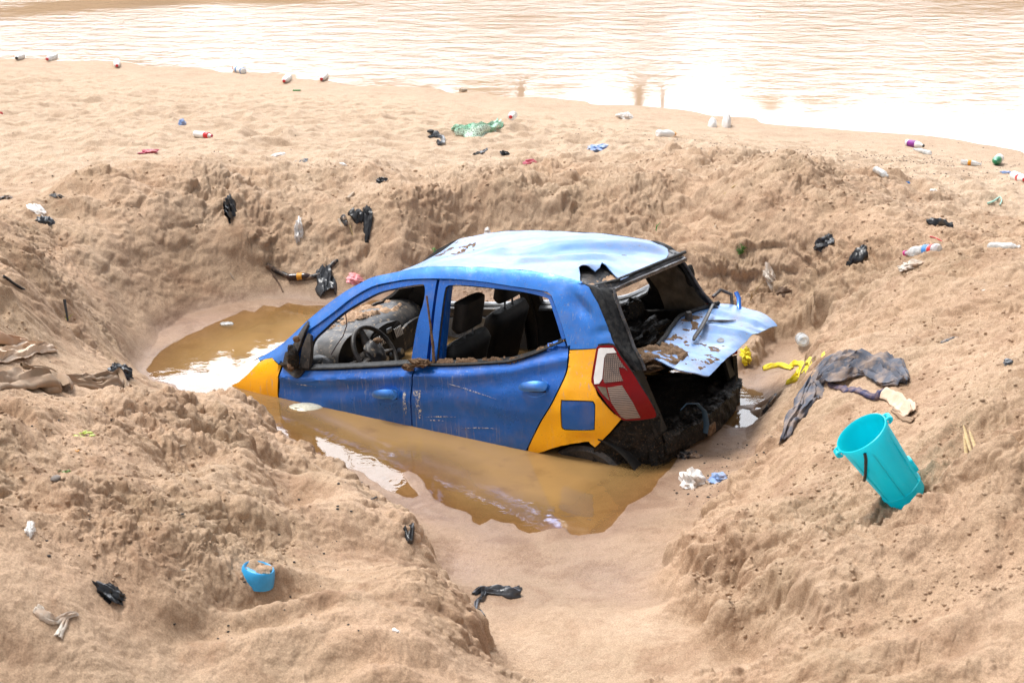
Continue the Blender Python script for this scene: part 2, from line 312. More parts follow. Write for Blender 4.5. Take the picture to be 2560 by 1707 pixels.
TR_W = [(onz(a, b, .6), onz(c, d, .6), w_, k_) for a, b, c, d, w_, k_ in TROUGHS]
FEET_W = []
for u, v, r_, dd in FEET:
    k = onz(u, v, .3 if v < 900 else .5); FEET_W.append((k[0], k[1], r_, dd))
PUD_W = PUDDLES
def ground(u, v):
    """the point of the ground seen at a place of the survey picture, and its slope"""
    d = pix_ray(u, v); k0 = (1.35-CAM_H)/d[2]; k1 = (-.1-CAM_H)/d[2]
    k = np.linspace(k0, k1, 500); x, y, z = d[0]*k, d[1]*k, CAM_H+d[2]*k
    h = height(x, y); h = h[0]+h[5]*.8; i = int(np.argmax(z <= h)) if (z <= h).any() else 499
    X, Y = x[i], y[i]; e = .04
    hh = height([X, X+e, X, X-e, X], [Y, Y, Y+e, Y, Y-e])[0]
    nrm = Vector((-(hh[1]-hh[3])/(2*e), -(hh[2]-hh[4])/(2*e), 1)).normalized()
    return Vector((X, Y, float(hh[0]))), nrm

def mesh_from_grid(name, X, Y, Z, material, attrs=()):
    ny, nx = X.shape; co = np.empty((ny*nx, 3), np.float32); co[:, 0] = X.ravel(); co[:, 1] = Y.ravel(); co[:, 2] = Z.ravel()
    idx = np.arange(ny*nx, dtype=np.int32).reshape(ny, nx)
    q = np.stack([idx[:-1, :-1], idx[:-1, 1:], idx[1:, 1:], idx[1:, :-1]], -1).reshape(-1, 4)
    return mesh_np(name, co, q, material, attrs)
def mesh_np(name, co, q, material, attrs=()):
    me = bpy.data.meshes.new(name); me.vertices.add(len(co)); me.vertices.foreach_set('co', co.astype(np.float32).ravel())
    me.loops.add(len(q)*4); me.loops.foreach_set('vertex_index', q.astype(np.int32).ravel())
    me.polygons.add(len(q)); me.polygons.foreach_set('loop_start', np.arange(0, len(q)*4, 4, dtype=np.int32))
    me.polygons.foreach_set('use_smooth', np.ones(len(q), bool))
    me.update(calc_edges=True)
    for an, av in attrs:
        a = me.attributes.new(an, 'FLOAT', 'POINT'); a.data.foreach_set('value', np.asarray(av, np.float32).ravel())
    me.materials.append(material); o = bpy.data.objects.new(name, me); COL.objects.link(o); return o

# ------------------------------------------------------------------ the sand
NX, NY = QUAL = (1250, 1500)
sx = np.linspace(-1, 1, NX); gx = 1.12**np.arange(1, 40)
ext = 1+np.cumsum(.006*gx); sx = np.r_[-ext[::-1], sx, ext]
yy = 5.0*np.exp(np.linspace(0, math.log(24/5.0), NY)); yf = 24+np.cumsum(.15*1.14**np.arange(1, 50)); yn = 5.0-np.cumsum(.03*1.16**np.arange(1, 30))
ys = np.r_[yn[::-1], yy, yf]
Yg = np.repeat(ys[:, None], len(sx), 1); Xg = sx[None]*np.maximum(Yg*.37+.25, 2.0)
Zg, Rg, Wg, Sg, Qg, Fg = height(Xg.ravel(), Yg.ravel())
Zg = Zg.reshape(Xg.shape); Fg = Fg.reshape(Xg.shape)
def smooth(a, k):
    for ax_ in (0, 1):
        c_ = np.cumsum(np.concatenate([np.repeat(np.take(a, [0], ax_), k+1, ax_), a, np.repeat(np.take(a, [-1], ax_), k, ax_)], ax_), ax_)
        a = (np.take(c_, range(2*k+1, c_.shape[ax_]), ax_)-np.take(c_, range(0, c_.shape[ax_]-2*k-1), ax_))/(2*k+1)
    return a
Zs = smooth(Zg, 6)
T1 = np.stack([np.gradient(Xg, axis=1), np.gradient(Yg, axis=1), np.gradient(Zs, axis=1)], -1); T2 = np.stack([np.gradient(Xg, axis=0), np.gradient(Yg, axis=0), np.gradient(Zs, axis=0)], -1)
Nn = np.cross(T1, T2); Nn /= np.linalg.norm(Nn, axis=-1, keepdims=True)+1e-12
Xg = Xg+Nn[..., 0]*Fg; Yg = Yg+Nn[..., 1]*Fg; Zg = Zg+Nn[..., 2]*Fg; del T1, T2, Nn, Zs
Dg = np.clip((Yg.ravel()-11.2)/2.2, 0, 1)*np.clip(1.15-Rg*.8, 0, 1)+.30*np.clip(.35-Rg, 0, .35)/.35+.18
Dg = np.clip(Dg+.45*fbm(Xg.ravel()*1.2, Yg.ravel()*1.6, 4, 140)*(.3+Dg), 0, 1)*(1-.8*Wg)
sand = sand_material()
terrain = mesh_from_grid('sand_ground', Xg, Yg, Zg, sand, [('wet', Wg), ('dry', Dg)])
terrain['kind'] = 'structure'; terrain['label'] = 'churned brown sand with a dug pit and heaped rims'

# ------------------------------------------------------------------ water
def pond_material():
    g = G('muddy pond water')
    at = g.n('ShaderNodeAttribute'); at.attribute_name = 'depth'
    silt = g.mix(g.mr(g.noise(1.6, 4, .6), .3, .7), (0.37, 0.222, 0.082), (0.29, 0.175, 0.07))
    silt = g.mix(g.mr(g.noise(5, 4, .6), .55, .75, 0, .6), silt, (0.20, 0.11, 0.045))
    nrm = g.bump(g.noise(7, 3, .5, dist=.3), .10, .02); nrm = g.bump(g.noise(38, 2, .5), .05, .005, nrm)
    dif = g.n('ShaderNodeBsdfDiffuse'); g.l(silt, dif.inputs['Color'])
    tr = g.n('ShaderNodeBsdfTransparent'); tr.inputs['Color'].default_value = (.93, .80, .58, 1)
    op = g.mr(at.outputs['Fac'], 0.0, .09, 0.12, .88)
    m1 = g.n('ShaderNodeMixShader'); g.l(op, m1.inputs[0]); g.l(tr.outputs[0], m1.inputs[1]); g.l(dif.outputs[0], m1.inputs[2])
    fr = g.n('ShaderNodeFresnel'); fr.inputs['IOR'].default_value = 1.42; g.l(nrm, fr.inputs['Normal'])
    gl = g.n('ShaderNodeBsdfGlossy'); gl.inputs['Roughness'].default_value = .03; g.l(nrm, gl.inputs['Normal'])
    m2 = g.n('ShaderNodeMixShader'); g.l(fr.outputs[0], m2.inputs[0]); g.l(m1.outputs[0], m2.inputs[1]); g.l(gl.outputs[0], m2.inputs[2])
    return g.done(m2.outputs[0])
def river_material():
    g = G('muddy river water')
    geo = g.n('ShaderNodeNewGeometry').outputs['Position']
    sp_ = g.n('ShaderNodeSeparateXYZ'); g.l(geo, sp_.inputs[0]); sepx, sepy = sp_.outputs[0], sp_.outputs[1]
    n1 = g.noise(1, 3, .55, vec=geo, stretch=(2.0, 3.4, 1)); n2 = g.noise(1, 3, .6, vec=geo, stretch=(9, 14, 1)); patch = g.noise(1, 2, .5, vec=geo, stretch=(.12, .3, 1))
    h = g.math('ADD', g.math('MULTIPLY', n1, 1.0), g.math('MULTIPLY', n2, .38))
    b = g.n('ShaderNodeBump'); b.inputs['Distance'].default_value = .055; g.l(g.math('MULTIPLY', g.mr(patch, .38, .62, .15, 1.0), g.mr(g.math('ADD', sepy, g.math('MULTIPLY', sepx, -.16)), 18.0, 22.5, .06, .75)), b.inputs['Strength']); g.l(h, b.inputs['Height'])
    g.bsdf((0.38, 0.26, 0.165), .05, b.outputs[0]); g.p.inputs['IOR'].default_value = 1.34
    return g.done()
lo, hi = SHORE.min(0)-.12, np.maximum(SHORE.max(0), [2.4, 0])+.12
px = np.arange(lo[0], hi[0], .011); py = np.arange(lo[1], hi[1], .014)
PX, PY = np.meshgrid(px, py); pz = height(PX.ravel(), PY.ravel())
dep = -pz[0].reshape(PX.shape); PZ = np.zeros_like(PX)
RINGS = [(905,1106,.09),(880,1120,.05),(1100,1196,.04),(470,838,.05),(600,775,.04),(640,760,.035),(520,800,.05),(560,830,.04),(700,770,.04),(760,1000,.08),(840,1060,.10),(810,1040,.06),(960,1150,.04),(1190,1150,.07),(1260,1180,.05),(1400,1120,.06),(1060,1110,.05),(1130,1080,.05),(430,800,.04),(585,742,.04),(500,860,.06),(930,1095,.05),(1330,1195,.04),(1230,1200,.05),(690,735,.03),(650,725,.03),(450,880,.05),(730,960,.04),(1290,1090,.05)]
for u, v, r_ in RINGS:
    cx, cy = onz(u, v); d = np.hypot(PX-cx, PY-cy); PZ += .0008*np.cos(d/r_*pi*5)*np.exp(-(d/r_)**2*1.4)
idx = np.arange(PX.size, dtype=np.int32).reshape(PX.shape)
q4 = np.stack([idx[:-1, :-1], idx[:-1, 1:], idx[1:, 1:], idx[1:, :-1]], -1).reshape(-1, 4)
keep = (dep.ravel()[q4] > -.02).any(1); q4 = q4[keep]
used, inv = np.unique(q4, return_inverse=True); co = np.c_[PX.ravel(), PY.ravel(), PZ.ravel()][used]
pond = mesh_np('pond_water', co, inv.reshape(-1, 4), pond_material(), [('depth', np.clip(dep.ravel()[used], 0, 1))])
pond['kind'] = 'structure'; pond['label'] = 'murky ochre water filling the pit round the car'
rx = np.linspace(-300, 300, 60); ry = np.r_[np.linspace(12, 30, 20), np.linspace(34, 75, 12)]
RX, RY = np.meshgrid(rx, ry)
river = mesh_from_grid('river_water', RX, RY, np.zeros_like(RX)+.001, river_material()); river['kind'] = 'structure'
# far bank with poles: seen in the photograph only as reflections
def far_bank():
    g = G('far bank earth'); g.bsdf(g.mix(g.mr(g.noise(.4, 5, .6), .35, .65), (0.34, 0.21, 0.13), (0.22, 0.17, 0.07)), .95)
    m = g.done(); bx = np.linspace(-320, 320, 900); by = np.array([56, 58, 60, 62, 66, 80, 400])
    X, Y = np.meshgrid(bx, by); prof = 9.2+1.3*fbm(bx*.07, bx*0+.3, 3, 5)+1.0*fbm(bx*.5, bx*0, 2, 6)
    gapm = 1-.55*np.exp(-((bx+11.6)/.9)**2)-.30*np.exp(-((bx-7.4)/1.2)**2); prof = prof*gapm+np.where(bx < -11, 1.4, 0)
    Z = np.zeros_like(X)
    for i, k in enumerate((-.3, .35, .75, .95, 1, 1, 1)): Z[i] = k*prof if k > 0 else k
    o = mesh_from_grid('far_bank', X, Y, Z, m); o['kind'] = 'structure'
far_bank()

# ================================================================== helpers for things
def add_obj(name, me, parent=None, mats=()):
    for m in mats: me.materials.append(m)
    o = bpy.data.objects.new(name, me); COL.objects.link(o)
    if parent is not None: o.parent = parent
    return o
def tag(o, label, cat, group=None, kind=None):
    o['label'] = label
    if cat: o['category'] = cat
    if group: o['group'] = group
    if kind: o['kind'] = kind
    return o
def empty(name, loc=(0, 0, 0), rot=(0, 0, 0)):
    o = bpy.data.objects.new(name, None); COL.objects.link(o); o.location = loc; o.rotation_euler = rot; o.empty_display_size = .1; return o
def mesh_py(name, vs, fs, parent=None, mats=(), smooth=True, mi=None, sharp=40):
    me = bpy.data.meshes.new(name); me.from_pydata([tuple(v) for v in vs], [], fs); me.validate(); me.update()
    if mi is not None and len(me.polygons) == len(mi): me.polygons.foreach_set('material_index', mi)
    if smooth:
        me.polygons.foreach_set('use_smooth', np.ones(len(me.polygons), bool)); me.set_sharp_from_angle(angle=radians(sharp))
    return add_obj(name, me, parent, mats)
def cr(pts, n=6, closed=False):
    """Catmull-Rom through the points"""
    P = [np.array(p, float) for p in pts]; out = []; m = len(P)
    for i in range(m if closed else m-1):
        a = P[(i-1) % m] if closed or i > 0 else P[0]; b = P[i]; c = P[(i+1) % m]; d = P[(i+2) % m] if closed or i+2 < m else P[-1]
        for k in range(n):
            t = k/n; out.append(.5*((2*b)+(c-a)*t+(2*a-5*b+4*c-d)*t*t+(3*b-a-3*c+d)*t**3))
    if not closed: out.append(P[-1])
    return [tuple(p) for p in out]
def resample(pts, step, closed=True):
    out = []; n = len(pts)
    for i in range(n if closed else n-1):
        a = np.array(pts[i], float); b = np.array(pts[(i+1) % n], float); k = max(1, int(math.ceil(np.linalg.norm(b-a)/step)))
        for j in range(k): out.append(tuple(a+(b-a)*j/k))
    if not closed: out.append(tuple(pts[-1]))
    return out
def inside(px, py, poly):
    c = np.zeros(len(px), bool); n = len(poly)
    for i in range(n):
        (ax, ay), (bx, by) = poly[i], poly[(i+1) % n]
        m = (ay > py) != (by > py)
        with np.errstate(divide='ignore', invalid='ignore'): c ^= m & (px < (bx-ax)*(py-ay)/(by-ay+1e-15)+ax)
    return c
def sheet(name, outline, f, parent=None, mats=(), holes=(), step=.02, thick=.008, inward=None, sharp=35, rim=0):
    """a curved metal sheet: the outline in two panel coordinates, f(a,b) -> point, a real thickness towards `inward`"""
    rings = [resample(outline, step)]+[resample(h, step) for h in holes]
    V = []; E = []
    for r in rings:
        k = len(V); V += r; E += [(k+i, k+(i+1) % len(r)) for i in range(len(r))]
    A = np.array(V); lo, hi = A.min(0), A.max(0)
    gx_, gy_ = np.meshgrid(np.arange(lo[0]+step/2, hi[0], step), np.arange(lo[1]+step/2, hi[1], step)); gx_ = gx_+(np.arange(gx_.shape[0]) % 2)[:, None]*step/2
    gx_, gy_ = gx_.ravel(), gy_.ravel(); m = inside(gx_, gy_, rings[0])
    for r in rings[1:]: m &= ~inside(gx_, gy_, r)
    gx_, gy_ = gx_[m], gy_[m]
    if len(gx_):
        d = np.min((gx_[:, None]-A[None, :, 0])**2+(gy_[:, None]-A[None, :, 1])**2, 1); g2 = d > (step*.55)**2
        V += list(zip(gx_[g2], gy_[g2]))
    res = geometry.delaunay_2d_cdt([Vector(v) for v in V], E, [], 0, 1e-6)
    W = np.array([tuple(v) for v in res[0]]); T = np.array([tuple(t) for t in res[2] if len(t) == 3])
    c = W[T].mean(1); m = inside(c[:, 0], c[:, 1], rings[0])
    for r in rings[1:]: m &= ~inside(c[:, 0], c[:, 1], r)
    T = T[m]
    P = np.array([f(a, b) for a, b in W]); n = len(P)
    inw = np.array(inward, float)
    nrm = np.cross(P[T[:, 1]]-P[T[:, 0]], P[T[:, 2]]-P[T[:, 0]])
    if (nrm@inw).sum() > 0: T = T[:, ::-1]
    vn = np.zeros_like(P); nrm = np.cross(P[T[:, 1]]-P[T[:, 0]], P[T[:, 2]]-P[T[:, 0]])
    for k in range(3): np.add.at(vn, T[:, k], nrm)
    vn /= np.linalg.norm(vn, axis=1)[:, None]+1e-12
    Q = P-vn*thick
    fs = [tuple(int(i) for i in t) for t in T]+[tuple(int(i)+n for i in t[::-1]) for t in T]; mi = [0]*len(T)+[min(1, len(mats)-1)]*len(T)
    cnt = {}
    for t in T:
        for k in range(3):
            e = (int(t[k]), int(t[(k+1) % 3])); cnt[e] = 1
    for a, b in list(cnt):
        if (b, a) not in cnt: fs.append((b, a, a+n, b+n)); mi.append(rim)
    return mesh_py(name, np.r_[P, Q], fs, parent, mats, True, mi, sharp)
def tube(name, pts, rad, parent=None, mats=(), n=10, closed=False, cap=True, squash=None):
    P = [Vector(p) for p in pts]; m = len(P); rad = rad if hasattr(rad, '__len__') else [rad]*m
    vs = []; fs = []; up = Vector((0.13, .21, .97))
    for i in range(m):
        t = (P[(i+1) % m]-P[i-1]) if closed else (P[min(i+1, m-1)]-P[max(i-1, 0)])
        t.normalize(); u = t.cross(up); 
        if u.length < .1: u = t.cross(Vector((1, .1, 0)))
        u.normalize(); v = t.cross(u); up = -v if False else (v if v.dot(up) > 0 else -v)
        v = up.copy()-t*up.dot(t); v.normalize(); u = t.cross(v); sq = squash or 1
        for k in range(n):
            a = 2*pi*k/n; vs.append(P[i]+(u*cos(a)+v*sin(a)*sq)*rad[i])
    for i in range(m if closed else m-1):
        j = (i+1) % m
        for k in range(n): fs.append((i*n+k, i*n+(k+1) % n, j*n+(k+1) % n, j*n+k))
    if cap and not closed: fs += [tuple(range(n))[::-1], tuple((m-1)*n+k for k in range(n))]
    return mesh_py(name, vs, fs, parent, mats)
def strip(name, A, B, parent=None, mats=(), thick=.01, inward=(0, 0, -1), ridge=0.0, k=6, jit=0.0, seed=0):
    """a folded metal strip between two 3-D polylines, with an optional raised ridge along its middle"""
    r = random.Random(seed)
    A = resample(cr(A, 5), .02, False); n = len(A); B = cr(B, 8); B = [B[int(round(i*(len(B)-1)/(n-1)))] for i in range(n)]
    inw = Vector(inward).normalized(); vs = []; fs = []
    for i in range(n):
        a, b = Vector(A[i]), Vector(B[i])
        for j in range(k+1):
            t = j/k; p = a.lerp(b, t)-inw*ridge*max(0, sin(t*pi*2.0))*(1 if t < .5 else .2); p += Vector((r.uniform(-jit, jit), r.uniform(-jit, jit), r.uniform(-jit, jit))); vs.append(p)
    m = len(vs); vs += [v+inw*thick for v in vs]; w_ = k+1
    for i in range(n-1):
        for j in range(k):
            a = i*w_+j; q = (a, a+1, a+w_+1, a+w_); fs.append(q); fs.append(tuple(x+m for x in q[::-1]))
        for j in (0, k): a = i*w_+j; fs.append((a, a+w_, a+w_+m, a+m))
    for i in (0, n-1):
        for j in range(k): a = i*w_+j; fs.append((a, a+m, a+1+m, a+1))
    o = mesh_py(name, vs, fs, parent, mats, True, None, 50)
    bm = bmesh.new(); bm.from_mesh(o.data); bmesh.ops.recalc_face_normals(bm, faces=bm.faces); bm.to_mesh(o.data); bm.free(); return o
def vnoise3(P, scale, seed):
    P = np.asarray(P, float)*scale; a = gn(P[:, 0]+P[:, 2]*.71, P[:, 1]-P[:, 2]*.53, seed); b = gn(P[:, 1]+11, P[:, 2]+P[:, 0]*.37, seed+3); return (a+b)*.7
def lump(name, size, parent=None, mats=(), seed=0, amp=.3, sub=4, fold=0.0, flat=None, scale=2.2, loc=(0, 0, 0), rot=None):
    bm = bmesh.new(); bmesh.ops.create_icosphere(bm, subdivisions=sub, radius=1)
    P = np.array([v.co[:] for v in bm.verts]); d = amp*vnoise3(P, scale, seed)+amp*.5*vnoise3(P, scale*2.3, seed+9)
    if fold: d -= fold*np.abs(vnoise3(P, scale*1.6, seed+21))+fold*.35*np.abs(vnoise3(P, scale*3.2, seed+31))
    P = P*(1+d)[:, None]
    if flat is not None: P[:, 2] = np.maximum(P[:, 2], flat)
    P = P*np.array(size)[None]
    if rot is not None: P = P@np.array(Matrix.Rotation(rot, 3, 'Z')).T
    P = P+np.array(loc)[None]
    for v, p in zip(bm.verts, P): v.co = p
    me = bpy.data.meshes.new(name); bm.to_mesh(me); bm.free(); me.polygons.foreach_set('use_smooth', np.ones(len(me.polygons), bool)); me.set_sharp_from_angle(angle=radians(55))
    return add_obj(name, me, parent, mats)
def rbox(name, size, loc, parent=None, mats=(), bev=.02, rot=(0, 0, 0), seg=3):
    bm = bmesh.new(); bmesh.ops.create_cube(bm, size=1)
    for v in bm.verts: v.co = Vector((v.co.x*size[0], v.co.y*size[1], v.co.z*size[2]))
    bmesh.ops.bevel(bm, geom=bm.edges[:], offset=bev, segments=seg, profile=.5, affect='EDGES')
    me = bpy.data.meshes.new(name); bm.to_mesh(me); bm.free(); me.polygons.foreach_set('use_smooth', np.ones(len(me.polygons), bool)); me.set_sharp_from_angle(angle=radians(40))
    o = add_obj(name, me, parent, mats); o.location = loc; o.rotation_euler = rot; return o

# ------------------------------------------------------------------ car materials
MUD = (0.20, 0.125, 0.075)
def paint(name, col, dark, spots=.35, metal=.45, coat=.6, ro=0.0, dust=.20):
    g = G(name); n1 = g.noise(3.0, 5, .65); n2 = g.noise(55, 4, .7); n3 = g.noise(140, 2, .6); streak = g.noise(1, 4, .7, stretch=(60, 60, 3)); haze_ = g.noise(7, 4, .6)
    c = g.mix(g.mr(n1, .35, .7, 0, .55), col, dark)
    c = g.mix(g.math('MULTIPLY', g.mr(streak, .56, .70, 0, .6), g.mr(n1, .4, .6)), c, (.30, .34, .42))
    dusty = g.math('MULTIPLY', g.mr(haze_, .5, .72), dust); c = g.mix(dusty, c, (.33, .27, .22))
    sp = g.math('MULTIPLY', g.mr(n2, .62, .70), spots*2); sp = g.math('MULTIPLY', sp, g.mr(n1, .38, .55)); c = g.mix(g.math('MINIMUM', sp, .9), c, MUD)
    sp2 = g.mr(n3, .69, .74, 0, .8); c = g.mix(sp2, c, (.10, .06, .04))
    rough = g.mr(haze_, .3, .7, .24+ro*.3, .40+ro*.5)
    nb = g.bump(g.noise(9, 3, .5), .12, .03); nb = g.bump(n2, .15, .002, nb)
    g.bsdf(c, rough, nb, Metallic=metal, Coat_Weight=coat, Coat_Roughness=.07+ro*.4); return g.done()
def rough_mat(name, a, b, rough=.8, scale=20, bump_=.4, bd=.01, spec=.4, metallic=0.0, speck=None, lo=.4, hi=.6):
    g = G(name); n1 = g.noise(scale, 5, .65); n2 = g.noise(scale*5, 3, .7)
    c = g.mix(g.mr(n1, lo, hi), a, b)
    if speck: c = g.mix(g.mr(n2, .58, .66), c, speck)
    g.bsdf(c, rough, g.bump(n1, bump_, bd, g.bump(n2, bump_, bd*.3)), Metallic=metallic, Specular_IOR_Level=spec); return g.done()
M = {}
M['blue'] = paint('blue car paint', (.008, .135, .56), (.007, .075, .35))
M['blue_lit'] = paint('sky-lit blue car paint', (.03, .21, .68), (.02, .13, .52), .3)  # paler copy of the blue: sky light on cantrail, pillar and handles painted in
M['roof'] = paint('dull dusty blue roof paint', (.10, .24, .52), (.26, .30, .40), .7, .30, .25, .5, .40)
M['orange'] = paint('orange car paint', (1.0, .47, .004), (.97, .40, .003), .10, .0, .3, 0, .05)
M['black'] = rough_mat('dirty black plastic', (.012, .012, .013), (.05, .042, .036), .5, 18, .3, .01, .5, 0, (.10, .07, .05))
M['rubber'] = rough_mat('black rubber seal', (.006, .007, .009), (.030, .030, .030), .6, 30, .4, .006, .25)
M['trim'] = rough_mat('dark cabin trim', (.005, .005, .006), (.016, .014, .012), .65, 12, .3, .01)
M['dash'] = rough_mat('grey dashboard plastic with dried silt', (.020, .021, .024), (.085, .076, .068), .55, 6, .25, .01, .5, 0, (.26, .20, .14), .42, .62)
M['mud'] = rough_mat('dried brown mud', (.23, .15, .095), (.12, .075, .045), .95, 30, .9, .02, .2, 0, (.30, .21, .14))
M['darkmud'] = rough_mat('wet black mud', (.004, .0035, .003), (.030, .020, .013), .6, 16, .9, .03, .3, 0, (.10, .065, .04), .52, .70)
M['sandmud'] = rough_mat('loose sand', SAND_A, SAND_B, .95, 40, .8, .015, .2, 0, (.30, .19, .12))
M['metal'] = rough_mat('bare grey sheet metal', (.11, .11, .12), (.05, .048, .05), .35, 12, .4, .01, .5, .7, (.22, .17, .13))
M['gunmetal'] = rough_mat('dull grey inner steel', (.045, .047, .052), (.10, .09, .085), .5, 9, .5, .02, .4, .3, (.20, .16, .13), .45, .6)
M['beige'] = rough_mat('muddy beige trim', (.20, .165, .125), (.10, .078, .055), .7, 8, .3, .01)
M['silver'] = rough_mat('silver grey trim', (.30, .32, .35), (.16, .17, .18), .35, 14, .2, .004, .5, .3)
def plain(name, col, rough=.5, **k):
    g = G(name); n1 = g.noise(22, 4, .6); c = g.mix(g.mr(n1, .4, .7, 0, .45), col, tuple(x*.72 for x in col)); g.bsdf(c, rough, g.bump(n1, .15, .004), **k); return g.done()
M['red'] = plain('red lamp lens', (.19, .001, .002), .22, Specular_IOR_Level=.2)
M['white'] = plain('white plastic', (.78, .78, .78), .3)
def lens_mat(name, sx_, sy_, sz_):
    g = G(name); wv = g.n('ShaderNodeTexWave', wave_type='BANDS', bands_direction='Z'); wv.inputs['Scale'].default_value = sz_; g.l(g.tc.outputs['Object'], wv.inputs['Vector']); wv.inputs['Distortion'].default_value = .6
    wx = g.n('ShaderNodeTexWave', wave_type='BANDS', bands_direction='X'); wx.inputs['Scale'].default_value = max(sx_, .01); g.l(g.tc.outputs['Object'], wx.inputs['Vector'])
    n1 = g.noise(9, 4, .6); f = g.math('MULTIPLY', wv.outputs['Fac'], wx.outputs['Fac']) if sx_ else wv.outputs['Fac']
    c = g.mix(g.mr(f, .2, .75), (.05, .035, .03), (.30, .22, .18)); c = g.mix(g.mr(n1, .45, .65, 0, .45), c, (.28, .19, .14))
    g.bsdf(c, .15, g.bump(f, .5, .004), Coat_Weight=.5); return g.done()
M['lens_rib'] = lens_mat('ribbed clear lens', 0, 0, 32)
M['lens_grid'] = lens_mat('gridded clear lens', 28, 0, 28)

# ================================================================== the wrecked car (built in its own frame: x forward from the bumper, y left, z up)
CX = [.9,1.055,1.171,1.252,1.385,1.504,1.6,1.694,1.839,2.032,2.14,2.312,2.55,2.754,2.92,3.083,3.15,3.205,3.257,3.314,3.4]
CZ = [.936,1.019,1.109,1.177,1.274,1.35,1.396,1.439,1.469,1.502,1.510,1.516,1.515,1.508,1.49,1.462,1.52,1.6,1.7,1.8,1.9]
def S(X, Z):
    w_ = 0.79-0.05*min(max((.72-Z)/.5, 0), 1.3)**2-.05*min(max((Z-.72)/.23, 0), 1)**2-.165*min(max((Z-.95)/.45, 0), 1.4)
    w_ -= .30*min(max((.95-X)/.95, 0), 1)**2+.55*min(max(X-3.0, 0), .6)**2
    cz = np.interp(X, CX, CZ); return w_-.055*math.exp(-max(cz-Z, 0)/.055)
def gauss(a, b, a0, b0, ra, rb, rot=0):
    c, s = cos(rot), sin(rot); u = ((a-a0)*c+(b-b0)*s)/ra; v = (-(a-a0)*s+(b-b0)*c)/rb; return math.exp(-u*u-v*v)
def n2(a, b, sc, seed): return float(gn(np.array([a*sc]), np.array([b*sc]), seed)[0])
def dent(X, Z):
    d = .030*gauss(X, Z, 3.09, 1.33, .10, .035, -.75)+.012*gauss(X, Z, 3.24, 1.19, .05, .02, .1)+.016*gauss(X, Z, 3.16, .60, .08, .03, 0)
    d += .010*gauss(X, Z, 2.45, .72, .30, .12)+.010*gauss(X, Z, 1.45, .78, .22, .05, .1)
    d += .0035*n2(X, Z, 5, 3)+.0015*n2(X, Z, 14, 4)
    zc = float(np.interp(X, [1.06, 1.25, 1.71, 2.05, 2.3, 2.7, 2.83, 3.03], [.895, .882, .921, .958, .968, 1.02, 1.054, 1.10]))-.055
    if 1.06 < X < 3.06: d += .36*max(0, Z-zc)*(1 if Z < zc+.07 else 0)-.006*math.exp(-((Z-zc)/.02)**2)+.009*math.exp(-((Z-zc+.07)/.045)**2)-.008*math.exp(-((Z-.52)/.10)**2)
    return d
def side(off=0.0, sgn=1, dents=True):
    def f(X, Z): return (-X, sgn*(S(X, Z)-off-(dent(X, Z) if dents and sgn > 0 else 0)), Z)
    return f
IN_L, IN_R = (0, -1, 0), (0, 1, 0)
car = empty('wrecked_car')
tag(car, 'battered blue and orange hatchback sunk nose down in the muddy pond, tailgate torn open', 'car')
CR = Matrix(((-0.87757396, -0.47151424, -0.08682319), (0.46555188, -0.88133467, 0.08068862), (-0.11456611, 0.03038953, 0.99295069)))
CT = Vector((-1.94411157, 10.94378662, -0.84616749))
car.matrix_world = Matrix.Translation(CT) @ CR.to_4x4()
ROOF_EDGE = cr([(.872,.924),(1.02,1.004),(1.137,1.095),(1.218,1.163),(1.352,1.261),(1.472,1.337),(1.567,1.384),(1.663,1.426),(1.812,1.458),(2.006,1.493),(2.112,1.502),(2.288,1.507),(2.5,1.506),(2.733,1.498),(2.901,1.482),(3.066,1.454)], 4)
CPIL = [(3.141,1.429),(3.205,1.345),(3.257,1.244),(3.304,1.142),(3.318,1.12)]
GAP_R = cr([(2.79,.507),(2.888,.676),(2.973,.798),(3.040,.931),(3.062,1.03),(3.055,1.09),(3.033,1.151)], 5)+cr([(3.033,1.151),(2.979,1.274),(2.918,1.378)], 4)[1:]+cr([(2.918,1.378),(2.895,1.393),(2.86,1.402),(2.658,1.42),(2.451,1.438),(2.277,1.446),(2.141,1.444),(2.075,1.442),(1.955,1.434),(1.834,1.416),(1.69,1.384),(1.549,1.313),(1.438,1.234),(1.329,1.162),(1.25,1.114)], 4)[1:]
frame_out = ROOF_EDGE+CPIL+[(3.233,1.121),(3.228,1.108),(3.063,1.10)]+[p for p in GAP_R if p[1] > 1.10 or p[0] < 2.6]+[(1.13,.99),(1.085,.915),(1.073,.905),(.991,.941),(.885,.915)]
sheet('side_frame', frame_out, side(0), car, [M['blue_lit'], M['trim']], step=.016, thick=.03, inward=IN_L)
quarter = [(3.063,1.094),(3.226,1.104),(3.218,.985),(3.211,.94),(3.244,.859),(3.33,.751),(3.37,.722),(3.300,.64),(3.211,.554),(3.196,.566),(3.185,.573),(3.175,.585),(3.147,.583),(3.12,.577),(3.08,.572),(3.013,.557),(2.95,.535),(2.897,.512),(2.84,.492),(2.79,.476),(2.75,.44),(2.795,.507)]+[p for p in GAP_R[1:26] if p[1] < 1.09 and p[0] > 2.79]
fuel = cr([(3.035,.812),(3.05,.822),(3.20,.822),(3.220,.812),(3.226,.79),(3.217,.682),(3.200,.660),(3.055,.657),(3.032,.668),(3.028,.69)], 4, True)
sheet('rear_quarter_panel', quarter, side(0), car, [M['orange'], M['trim']], holes=[[((x-3.127)*1.06+3.127, (z-.739)*1.075+.739) for x, z in fuel]], step=.014, thick=.012, inward=IN_L)
sheet('fuel_flap', fuel, side(.003), car, [M['blue'], M['trim']], step=.014, thick=.012, inward=IN_L)
rq = sheet('fuel_recess', [((x-3.127)*1.14+3.127, (z-.739)*1.14+.739) for x, z in fuel], side(.016), car, [M['rubber']], step=.03, thick=.006, inward=IN_L)
